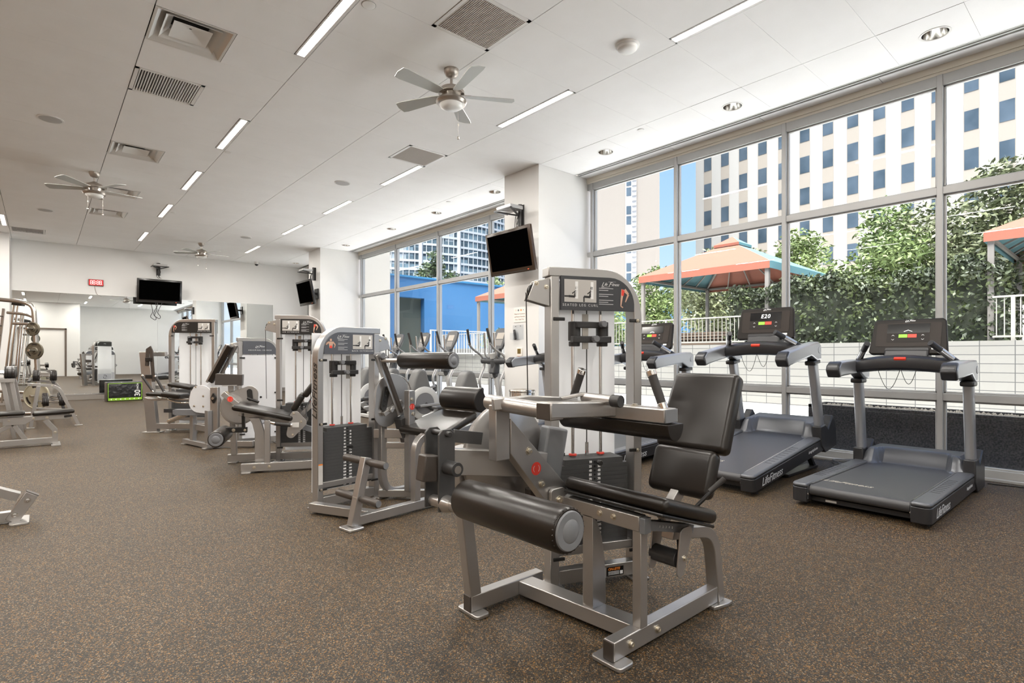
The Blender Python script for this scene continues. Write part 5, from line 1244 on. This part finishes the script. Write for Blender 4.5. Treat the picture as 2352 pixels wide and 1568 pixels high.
# power cable on the floor
g=G(); rnd=random.Random(4); pts=[]
for k in range(90): a=k*.42; r_=.13+.03*math.sin(k*1.7); pts.append((r_*math.cos(a)*1.3,r_*math.sin(a),.008+.0009*k))
g.path(pts,.005,n=6); pts=[(.10,.05,.03),(.3,.3,.006),(.25,.8,.006),(.1,1.2,.006)]; g.path(fil(pts,.2),.005,n=6)
cb=P('power_cable',g,gplas); cb.location=(6.55,2.05,0); tag(cb,'coiled grey power cable lying on the floor between the two nearest treadmills','cable')
g=G(); g.path(fil([(0,0,.006),(.1,-.6,.006),(.12,-1.6,.006)],.2),.006,n=6); cb=P('floor_cable',g,plaqk); cb.location=(6.78,.95,0); tag(cb,'thin black cable along the window sill right of the nearest treadmill','cable')
# ================================================================ ellipticals
esil=mat('elliptical_silver',(.40,.40,.40),.35,.55); egry=mat('elliptical_charcoal',(.06,.062,.066),.42); epale=mat('elliptical_pale',(.50,.50,.49),.4)
def elliptical(loc):
    o=root('elliptical_trainer',loc,0,'x','elliptical trainer','elliptical trainers along the windows')
    P('base_frame',G().box(-.75,.55,-.06,.06,.02,.12).box(-.78,-.70,-.32,.32,.01,.07).box(.48,.58,-.30,.30,.01,.07),epale,o,.01)
    P('drive_housing',G().prism([(-.50,.06),(-.52,.30),(-.40,.75),(-.32,.93),(-.24,.97),(-.14,.93),(-.06,.70),(.08,.25),(.10,.06)],'y',-.12,.12),mat('housing_grey',(.13,.13,.128),.42),o,.05,seg=4)
    P('front_beam',G().path([(.38,0,1.0),(.56,0,.08)],.10,.09,up=(0,1,0)),epale,o,.02)
    P('neck_cone',G().lathe((.37,0,1.10),(.40,0,0),[(0,.085),(.12,.075),(.26,.045),(.28,.02)],20),egry,o)
    for s in (-1,1):
        y=s*.15
        P('drive_disc',G().lathe((-.22,y,.33),(-.22,y+s,.33),[(0,.29),(.01,.31),(.035,.31),(.045,.295),(.046,.20),(.040,.195)],44),epale,o)
        P('disc_hub',G().cyl((-.22,y+s*.036,.33),(-.22,y+s*.044,.33),.195,n=40),mat('hub_grey',(.16,.16,.17),.5),o)
        ph=s*.12
        P('crank',G().path([(-.22,s*.21,.33),(-.22+.17,s*.21,.33+ph)],.03,.06),dplas,o,.006)
        P('pedal_arm',G().path(fil([(-.95,s*.22,.22),(-.40,s*.25,.33+ph*.3),(.10,s*.27,.44+ph),(.30,s*.27,.50+ph)],.1),.035,.05),esil,o,.01)
        P('pedal',G().pad((-.55,s*.22,.33+ph*.3),(.36,.16,.05),.02),egry,o)
        P('swing_arm',G().path(fil([(.28+ph*.2,s*.29,.50+ph*.5),(.24,s*.29,.78),(.36,s*.29,1.00),(.36,s*.29,1.11)],.10,6),.024,n=14),esil,o)
        P('arm_joint',G().prism(hull([(.28+ph*.2,.47+ph*.5,.035),(.28+ph*.2,.56+ph*.5,.032)]),'y',*sorted((s*.26,s*.335))),egry,o,.01)
        hd=P('moving_handle',G().path(fil([(.36,s*.30,1.12),(.30,s*.31,1.22),(.10,s*.30,1.33),(.02,s*.29,1.42)],.10,6),.018,n=12),esil,o)
        P('handle_grip',G().cyl((.045,s*.29,1.395),(-.02,s*.27,1.66),.021,n=16),grip,hd,.003)
        fh=P('fixed_handle',G().path(fil([(.36,s*.10,1.15),(.27,s*.16,1.20),(.26,s*.14,1.36)],.06,6),.014,n=12),esil,o)
        P('pulse_grip',G().cyl((.26,s*.14,1.34),(.24,s*.13,1.60),.018,n=14),chrome,fh,.002)
    P('pivot_housing',G().lathe((.36,-.34,1.12),(.36,1,1.12),[(0,.04),(.01,.052),(.15,.055),(.17,.062),(.51,.062),(.53,.055),(.67,.052),(.68,.04)],28),egry,o)
    P('mast',G().prism([(.28,.90),(.42,.90),(.44,1.20),(.50,1.35),(.42,1.38),(.34,1.2)],'y',-.07,.07),egry,o,.02)
    C_=frameM((.47,0,1.50),(0,-1,0),(.36,0,.933))
    cs=P('console',G(C_).prism([(-.13,-.19),(.13,-.19),(.19,.02),(.17,.17),(.09,.205),(-.09,.205),(-.17,.17),(-.19,.02)],'z',-.04,0),egry,o,.012,seg=3)
    P('display',G(C_).box(-.095,.095,-.005,.115,0,.003),mat('lcd_beige',(.42,.38,.33),.3),cs)
    P('keypad',G(C_).box(-.10,.10,-.13,-.02,0,.003),mat('keypad_grey',(.22,.21,.20),.5),cs)
    P('water_cup',G().lathe((.33,0,1.16),(.30,0,1.30),[(0,.05),(.09,.06),(.095,.05)],20),epale,o)
    P('red_lettering',G().box(.395,.40,-.135,-.1345,.3,.7),red,o) if False else None
    g=G(); gtext(g,'LIFE FITNESS',.055,frameM((.475,-.0465,.45),(-.19,0,.98),(-.98,0,-.19)),shear=.1); P('side_lettering',g,mat('letter_red',(.7,.12,.08),.5),o)
    return o
e0=elliptical((5.55,7.28,0)); e0['label']='elliptical trainer with the full upright handles, nearest the near column'
for y,l in ((8.78,'elliptical trainer second from the near column, its wheel behind the black bolster'),(9.80,'elliptical trainer third from the near column, beyond the raised roller'),(10.85,'farthest elliptical trainer, beside the pulley bracket of the back extension tower')):
    dup(e0,(5.55,y,0),0,l)
# ================================================================ televisions and wall things
tvf=mat('tv_bezel',(.018,.016,.015),.18); tvs=mat('tv_screen_off',(.0008,.0008,.0008),.9,spec=0.)
def tv(name,M0,loc,rz,w,h,pitch,lab,arm,shelf,bezel=tvf):
    "local: x to the right of the screen, -y towards the viewer"
    o=root(name,loc,rz,lab,'television','black wall televisions'); K=RX(-pitch) if False else RX(pitch)
    P('cabinet',G(K).pad((0,.03,0),(w,.06,h),.012,None,3),bezel,o)
    P('screen',G(K).box(-w/2+.05,w/2-.05,-.0015,.002,-h/2+.075,h/2-.05),tvs,o)
    P('rear_housing',G(K).prism([(-w/2+.14,-h/2+.1),(w/2-.14,-h/2+.1),(w/2-.14,h/2-.12),(-w/2+.14,h/2-.12)],'y',.06,.11),bezel,o,.02)
    P('power_light',G(K).box(w/2-.16,w/2-.13,-.002,0,-h/2+.028,-h/2+.036),mat('led_red',(.5,.05,.02),.4,emit=((1,.15,.05),1.0)),o)
    P('control_strip',G(K).box(-w/2+.05,w/2-.2,-.001,.001,-h/2+.02,-h/2+.03),mat('tv_strip',(.05,.05,.05),.2),o)
    g=G(); g.box(-.04,.04,.10,arm,-.03,.03); g.box(-.13,.13,arm-.03,arm,-.14,.14); P('wall_bracket',g,plaqk,o,.004)
    return o
def tvshelf(loc,rz,lab):
    o=root('set_top_shelf',loc,rz,lab,'wall shelf','wall shelves over the televisions')
    P('mount_tube',G().cyl((0,-.05,-.20),(0,-.05,.16),.035,n=20),dplas,o,.003)
    P('wall_plate',G().box(-.05,.05,-.016,0,-.2,.16),dplas,o,.003)
    g=G(); g.path([(0,-.08,-.02),(-.20,-.42,.02)],.03,.02); g.path([(0,-.08,-.02),(.20,-.42,.02)],.03,.02); g.path([(-.2,-.42,.02),(.2,-.42,.02)],.03,.02); g.path([(-.2,-.42,.02),(-.2,-.14,.02)],.02,.015); P('shelf_arm',g,dplas,o,.002)
    bx_=tag(P('set_top_box',G().box(-.17,.17,-.40,-.14,.0,.055),mat('box_silver',(.45,.44,.43),.35,.6),None,.004),'slim silver receiver box on the '+lab.split(' ',1)[1] if False else 'slim silver receiver on the bracket shelf '+lab.split('shelf ',1)[1],'receiver','receivers on the bracket shelves')
    bx_.location=V(loc)+V((0,0,.032)); bx_.rotation_euler=(0,0,rz)
    g=G()
    for a,b in ((-.04,.02),(.03,-.03),(.0,.05)): g.path(fil([(a,-.10,-.01),(a+b,-.14,-.12),(a-.03,-.10,-.22),(a+b,-.16,-.30)],.05,4),.006,n=6)
    P('hanging_cables',g,plaqk,o)
tb=mat('tv_bezel_bronze',(.045,.028,.018),.16)
tv('television',None,(5.50,6.42,2.82),R(-90),1.05,.68,11,'black television tilted down on the near column',.365,True,tb)
tvshelf((5.868,6.52,3.47),R(-90),'metal bracket shelf above the television on the near column')
tv('television',None,(5.52,15.12,2.93),R(-90),1.08,.68,11,'black television tilted down on the far column',.345,True)
tvshelf((5.868,15.25,3.52),R(-90),'metal bracket shelf above the television on the far column')
t_=tv('television',None,(2.60,18.45,3.05),0,1.10,.67,6,'wide black television mounted on the back wall above the mirror',.44,True)
g=G(); g.path(fil([(-.10,.05,-.33),(-.06,.06,-.55),(-.14,.06,-.70),(.0,.06,-.80),(.03,.06,-.72),(-.06,.06,-.62),(.06,.06,-.33)],.06,5),.008,n=6); P('hanging_cable',g,plaqk,t_)
tvshelf((2.62,18.885,3.75),0,'metal bracket shelf above the television on the back wall')
o=root('wall_clock',(1.165,18.898,3.215),0,'red LED digital wall clock showing 88:88 above the mirror','clock')
P('case',G().box(-.165,.165,-.05,-.002,-.085,.085),mat('clock_case',(.20,.02,.02),.4),o,.006)
P('face',G().box(-.155,.155,-.054,-.05,-.075,.075),mat('clock_face',(.55,.015,.02),.4,emit=((1,.03,.03),.15)),o)
g=G()
def seg7(g,cx,cz,h,w,y):
    t=.0055
    for (x0,x1,z0,z1) in ((-w,w,h-t,h+t),(-w,w,-t,t),(-w,w,-h-t,-h+t),(-w-t,-w+t,t,h-t),(w-t,w+t,t,h-t),(-w-t,-w+t,-h+t,-t),(w-t,w+t,-h+t,-t)): g.box(cx+x0,cx+x1,y-.002,y,cz+z0,cz+z1)
for cx in (-.105,-.045,.035,.095): seg7(g,cx,0,.05,.021,-.054)
g.box(-.009,.001,-.056,-.054,.018,.030); g.box(-.009,.001,-.056,-.054,-.030,-.018); g.box(.125,.133,-.056,-.054,-.052,-.044)
P('digits',g,mat('led_digits',(.9,.7,.7),.4,emit=((1,.75,.75),.5)),o)
g=G(); g.path(fil([(-.03,-.01,-.085),(-.01,-.01,-.22),(.02,-.01,-.33),(.12,-.01,-.37)],.05),.006,n=6); P('power_cord',g,mat('cord_beige',(.40,.36,.33),.6),o)
# sign, remote holder, thermostat on the near column
o=root('notice_sign',(5.869,6.58,1.87),R(-90),'small white notice with colourful dots on the near column','sign')
P('board',G().box(-.145,.145,-.006,0,-.12,.12),mat('notice_white',(.80,.78,.74),.5),o,.001)
g=G(); FM=T(0,-.0066,0)@RX(90)
gtext(g,'Please be Courteous',.030,FM@T(0,.015,0)); gtext(g,'and Return Remotes',.030,FM@T(0,-.03,0)); gtext(g,'Here. Thank You.',.030,FM@T(0,-.075,0)); P('notice_text',g,mat('notice_brown',(.30,.17,.12),.6),o)
for k,(x,c) in enumerate(((-.09,(.75,.6,.55)),(-.03,(.15,.15,.17)),(.035,(.70,.28,.08)),(.09,(.25,.2,.2)))): P('channel_dot',G().cyl((x,-.006,.075),(x,-.0072,.075),.017 if k!=3 else .009,n=20),mat('dot_%d'%k,c,.5),o)
o=root('remote_holder',(5.869,6.62,1.59),R(-90),'clear acrylic pocket on the near column under the notice','holder')
P('back_plate',G().box(-.13,.13,-.005,0,-.12,.12),clear,o); P('pocket',G().box(-.15,.06,-.05,-.046,-.115,-.01).box(-.15,.06,-.05,0,-.118,-.114),clear,o); g=G(); bolt(g,(-.06,-.005,.10),(0,-1,0),.006); bolt(g,(.06,-.005,.10),(0,-1,0),.006); P('screw',g,steel,o)
o=root('remote_control',(5.840,6.67,1.55),R(-90),'dark remote control standing in the clear pocket on the near column','remote control')
P('body',G(RY(-12)).pad((0,0,0),(.045,.022,.17),.010),dplas,o); g=G(RY(-12))
for a in range(5):
    for b in (-.012,0,.012): g.box(b-.004,b+.004,-.013,-.011,-.06+.026*a,-.052+.026*a)
P('buttons',g,gplas,o)
o=root('thermostat',(5.869,6.58,1.27),R(-90),'small square thermostat with amber display low on the near column','thermostat')
P('case',G().box(-.065,.065,-.018,0,-.07,.07),mat('thermo_white',(.78,.74,.68),.45),o,.006); P('display',G().box(-.04,.04,-.019,-.018,-.03,.05),mat('lcd_amber',(.16,.11,.03),.3),o); P('lit_tab',G().box(-.02,.04,-.025,-.018,-.085,-.072),mat('tab_red',(.75,.25,.15),.4),o)
# litter bin
o=root('litter_bin',(5.44,6.05,0),0,'round stainless steel litter bin standing at the near column','litter bin')
P('body',G().lathe((0,0,0),(0,0,1),[(0,.185),(.03,.192),(.04,.188),(.66,.188),(.67,.185)],48),mat('bin_steel',(.60,.57,.53),.16,1.),o)
P('lid',G().lathe((0,0,.67),(0,0,2),[(0,.195),(.02,.197),(.035,.19),(.04,.15),(.02,.12)],48),mat('bin_steel',(.60,.57,.53)),o)
P('base_ring',G().cyl((0,0,0),(0,0,.03),.195,n=40),rubber,o)
P('electrical_plate',G(),white) if False else None
tag(P('wall_plate',G().box(6.05,6.17,YB-.009,YB-.001,.30,.42),white),'small white outlet plate','outlet') if False else None
# ================================================================ free weights at the left
hexm=mat('dumbbell_rubber',(.020,.017,.016),.28); 
def dumbbell(loc,lab,grp,r=.085,L_=.30,hw=.085):
    o=root('dumbbell',loc,0,lab,'dumbbell',grp)
    for s in (-1,1):
        P('head',G().lathe((s*(L_/2-hw),0,0),(s*9,0,0),[(0,r*.55),(.003,r*.93),(.012,r),(hw*.30,r),(hw*.32,r*.96),(hw*.36,r),(hw*.66,r),(hw*.68,r*.96),(hw*.72,r),(hw-.012,r),(hw-.002,r*.9),(hw,r*.5)],32),hexm,o)
    P('handle',G().cyl((-L_/2+hw,0,0),(L_/2-hw,0,0),.0165,n=18),chrome,o)
    P('handle_collar',G().cyl((-L_/2+hw-.001,0,0),(-L_/2+hw+.012,0,0),.030,n=18).cyl((L_/2-hw-.012,0,0),(L_/2-hw+.001,0,0),.030,n=18),chrome,o)
    return o
def rack(loc,lab,L_,flip=1):
    o=root('dumbbell_rack',loc,0,lab,'dumbbell rack')
    for y in (.0,L_):
        P('end_frame',G().path(fil([(-.16,y,.735),(.23,y,.69),(.50,y,.02)],.12,7),.05,.055,up=(0,1,0)),silver,o,.003)
        P('inner_leg',G().path([(-.02,y,.70),(-.12,y,.02)],.05,.075,up=(0,1,0)),silver,o,.003)
        g=G(); g.box(-.17,-.07,y-.04,y+.04,0,.012); g.box(.45,.56,y-.04,y+.04,0,.012); P('foot_plate',g,silver,o,.002)
        g=G(); 
        for p in ((-.10,.735),(.15,.705)): bolt(g,(p[0],y-.025,p[1]-.005),(0,-1,0),.013)
        P('bolt',g,brass,o)
        P('lower_bracket',G().path([(-.08,y,.335),(.40,y,.275)],.03,.05,up=(0,1,0)),silver,o,.003)
    for nm,x0,z0,x1,z1 in (('upper_tray',-.16,.775,.27,.735),('lower_tray',-.07,.365,.40,.305)):
        g=G(); g.path([(x0+.02,.0,z0),(x0+.02,L_,z0-.0)],.04,.03); g.path([(x1-.10,0,z1+.012),(x1-.10,L_,z1+.012)],.04,.03); P(nm,g,dplas,o,.003)
    return o
rack((0,12.08,0),'silver A-frame dumbbell rack with two tiers at the left, in front of the mirror',1.9)
k=0
labs=['dumbbell with bright chrome handle at the near end of the upper rack tier','second dumbbell from the near end of the upper rack tier','third dumbbell from the near end of the upper rack tier','fourth dumbbell from the near end of the upper rack tier','farthest dumbbell on the upper rack tier, close to the mirror']
for i,l in enumerate(labs): dumbbell((.06,12.28+.36*i,.79+.075),l,'dumbbells on the upper tier of the A-frame rack',.088-.004*i,.32,.095)
for i,l in enumerate(['dumbbell alone at the near end of the lower rack tier','dumbbell in the middle of the lower rack tier','farthest dumbbell on the lower rack tier']): dumbbell((.18,12.35+.6*i,.345+.075),l,'dumbbells on the lower tier of the A-frame rack',.083,.31,.09)
o=root('dumbbell_shelf',(-.60,10.55,0),0,'grey shelf stand with slanted legs carrying dumbbells at the left edge','dumbbell rack')
g=G(); g.path([(.02,0,.845),(.02,1.3,.845)],.56,.03); P('tray',g,plaqk,o,.004)
g=G(); g.box(-.28,.33,-.02,0,.83,.885); P('tray_lip',g,silver,o,.003)
for y in (.05,1.25):
    for x in (.20,.29): P('leg',G().path([(x,y,.83),(x+.12,y,.02)],.05,.045,up=(0,1,0)),silver,o,.003)
    P('leg',G().path([(-.25,y,.83),(-.32,y,.02)],.05,.045,up=(0,1,0)),silver,o,.003)
for i,l in enumerate(['biggest dumbbell on the left shelf stand, nearest the bench','second dumbbell on the left shelf stand','third dumbbell on the left shelf stand','farthest dumbbell on the left shelf stand']): dumbbell((-.45,10.68+.30*i,.862+.098),l,'dumbbells on the left shelf stand',.098-.004*i,.36,.12)
# flat bench
o=root('flat_bench',(-.25,9.72,0),0,'silver workout bench with split black pads beside the dumbbell rack','bench','workout benches')
P('back_pad',G().pad((-.48,.02,.450),(1.16,.28,.055),.026,RY(0),5),leather,o); P('seat_pad',G().pad((.39,.02,.440),(.44,.28,.055),.026,RY(-2),5),leather,o)
g=G(); g.box(-1.0,.56,-.04,.04,.345,.405); P('top_beam',g,silver,o,.003)
P('gusset_plate',G().prism([(-.12,.40),(.18,.40),(.18,.36),(.10,.30),(-.12,.30)],'y',-.05,-.041),silver,o,.002)
g=G(); g.box(-1.0,.38,-.035,.035,.025,.10); P('base_beam',g,silver,o,.003)
g=G(); g.path([(.30,0,.34),(.40,0,.20),(.405,0,.01)],.06,.07,up=(0,1,0)); P('front_leg',g,silver,o,.003)
g=G(); g.path([(-.02,0,.31),(-.40,0,.09)],.05,.05,up=(0,1,0)); g.path([(-.02,0,.31),(.10,0,.09)],.05,.05,up=(0,1,0)); P('truss_strut',g,silver,o,.003)
g=G(); g.box(.36,.46,-.2,.2,0,.014); g.box(-.95,-.88,-.25,.25,0,.05); P('foot_plate',g,silver,o,.002)
g=G(); 
for x,z in ((-.06,.36),(.18,.375),(.32,.375),(.405,.17)): bolt(g,(x,-.042,z),(0,-1,0),.013)
P('bolt',g,brass,o)
P('pull_knob',G().cyl((.50,-.045,.375),(.58,-.06,.385),.014,n=16),grip,o)
# end of a bench cut off at the left edge
o=root('bench_end',(-.15,5.38,0),0,'silver base end of a bench cut off at the lower left photo edge','bench','workout benches')
g=G(); g.path([(-.75,0,.045),(.03,0,.052)],.065,.07); P('base_beam',g,silver,o,.003)
P('tilt_post',G(T(.045,0,.10)@RY(32)).box(-.04,.04,-.036,.036,-.10,.115),silver,o,.003)
g=G(); g.path([(-.60,0,.50),(.03,0,.185)],.06,.085,up=(0,1,0)); P('strut_beam',g,silver,o,.003)
P('post_cap',G(T(.045,0,.10)@RY(32)).box(-.04,.04,-.036,.036,.115,.12),capm,o)
g=G(); bolt(g,(.08,-.037,.155),(0,-1,0),.013); bolt(g,(.01,-.037,.06),(0,-1,0),.013); P('bolt',g,steel,o)
P('foot_plate',G().prism(rr(-.02,.09,-.13,.13,.02),'z',0,.014),silver,o,.002)
# smith machine
o=root('smith_machine',(-.216,14.74,0),R(-40.9),'tall silver smith machine with bent uprights and weight plates at the left edge','exercise machine')
st=mat('machine_tube',(.50,.47,.44),.22,.9)
P('upright_frame',G().path(fil([(-.75,0,2.36),(-.10,0,2.30),(.15,0,2.22),(.185,0,1.75),(.27,0,.04)],.22,8),.042,n=18),st,o)
P('cross_tube',G().path(fil([(-.42,.05,2.08),(-.05,.05,2.05),(.17,.02,1.97)],.2,8),.030,n=18),st,o)
P('lower_cross_tube',G().path(fil([(-.30,.05,1.86),(.02,.05,1.85),(.18,.02,1.79)],.2,8),.030,n=18),st,o)
for x in (-.28,-.20): P('guide_rod',G().cyl((x,.05,2.26),(x-.26,.05,.25),.020,n=16),chrome,o)
for x in (-.19,-.14): P('guide_rod',G().cyl((x,.1,2.04),(x-.17,.1,.28),.016,n=16),chrome,o)
g=G(); g.path([(-.30,.05,2.28),(-.10,.05,2.26)],.09,.10); P('rod_clamp',g,plaqk,o,.006)
g=G(); g.path([(-.45,.0,2.16),(-.68,.0,.25)],.06,.012,up=(0,1,0)); hk=P('hook_rail',g,silver,o,.002); g=G()
for k in range(9): g.cyl((-.47-.024*k,-.01,2.0-.19*k),(-.47-.024*k,-.06,2.0-.19*k),.012,n=10)
P('safety_peg',g,capm,hk)
g=G(); g.cyl((-.9,.1,.34),(.24,.06,.28),.035,n=16); g.cyl((-.9,.05,.50),(.22,.0,.45),.03,n=16) ; g.cyl((-.9,-.1,.04),(.27,-.02,.04),.035,n=16); P('base_tube',g,st,o)
for z,x in ((1.75,.185),(1.31,.222),(.40,.26)): P('plate_peg',G().cyl((x,.04,z),(x,-.20,z),.025,n=18),steel,o,.003)
olm=mat('plate_olive',(.15,.135,.10),.42,.5); olb=mat('plate_beige',(.40,.37,.28),.45,.3)
PG=mathutils_Matrix=Matrix.Translation(V((-.216,14.74,0)))@RZ(-40.9)
def disc(x,z,y,r,m_,lab,holes=True):
    p=PG@V((x,y,z)); o2=root('barbell_plate',p,R(-40.9),lab,'weight plate','weight plates on the smith machine pegs')
    g=G(); n=48
    prof=[(r,0),(r,.030),(r*.93,.034),(r*.90,.024),(r*.42,.022),(r*.34,.034),(.027,.034),(.027,0)]
    vs=[]; 
    for q,d in prof: vs+=[(q*math.cos(2*PI*k/n),-d,q*math.sin(2*PI*k/n)) for k in range(n)]
    m2=len(prof); g.add(vs,[(a*n+k,a*n+(k+1)%n,((a+1)%m2)*n+(k+1)%n,((a+1)%m2)*n+k) for a in range(m2) for k in range(n)]); P('disc',g,m_,o2)
    if holes:
        g=G()
        for a0 in (90,210,330): g.prism([(r*.66*math.cos(R(a0+t))+0,r*.66*math.sin(R(a0+t))) for t in (-24,-12,0,12,24)]+[(r*.80*math.cos(R(a0+t)),r*.80*math.sin(R(a0+t))) for t in (24,12,0,-12,-24)],'y',-.0262,-.022)
        P('grip_slot',g,plaqk,o2)
disc(.185,1.745,-.04,.135,olm,'smaller olive weight plate on the upper peg of the smith machine'); disc(.222,1.305,-.04,.172,olm,'olive weight plate with grip slots on the middle peg of the smith machine')
disc(.26,.395,-.04,.262,olb,'large beige weight plate behind the dumbbell rack')
# plyometric boxes
vin=mat('box_vinyl',(.016,.016,.017),.30); bump(vin,objco(vin),9,.8,.03,2); grn=mat('box_green',(.28,.55,.03),.5); tp=mat('box_top_brown',(.12,.095,.075),.45)
def plyo(loc,rz,lab,num):
    o=root('plyometric_box',loc,rz,lab,'plyometric box','soft plyometric boxes')
    P('body',G().pad((0,0,.25),(.79,.42,.50),.02,None,3),vin,o)
    g=G(); g.box(-.375,.375,-.2125,-.2105,.02,.085); P('green_band',g,grn,o)
    g=G(); g.box(-.375,-.362,-.2125,-.2105,.02,.475); g.box(.362,.375,-.2125,-.2105,.02,.475); g.box(-.375,.375,-.2125,-.2105,.462,.475); P('green_piping',g,grn,o)
    g=G()
    for k in range(7): x=-.30+.1*k; g.add([(x-.022,-.213,.052),(x+.015,-.213,.078),(x+.004,-.213,.052),(x+.015,-.213,.026)],[(0,1,2,3)])
    P('arrow_print',g,white,o)
    g=G(); gtext(g,num,.18,T(.275,-.2128,.20)@RX(90)@RZ(90),bold=.003); gtext(g,'INCH',.06,T(.275,-.2128,.385)@RX(90)@RZ(90),bold=.001); P('size_number',g,white,o)
    P('end_panel',G().pad((-.392,0,.25),(.012,.40,.48),.005,None,2),mat('box_brown',(.10,.075,.06),.45),o)
    return o
plyo((1.70,17.90,0),R(3),'black soft plyometric box marked 30 INCH with a green arrow band by the mirror','30')
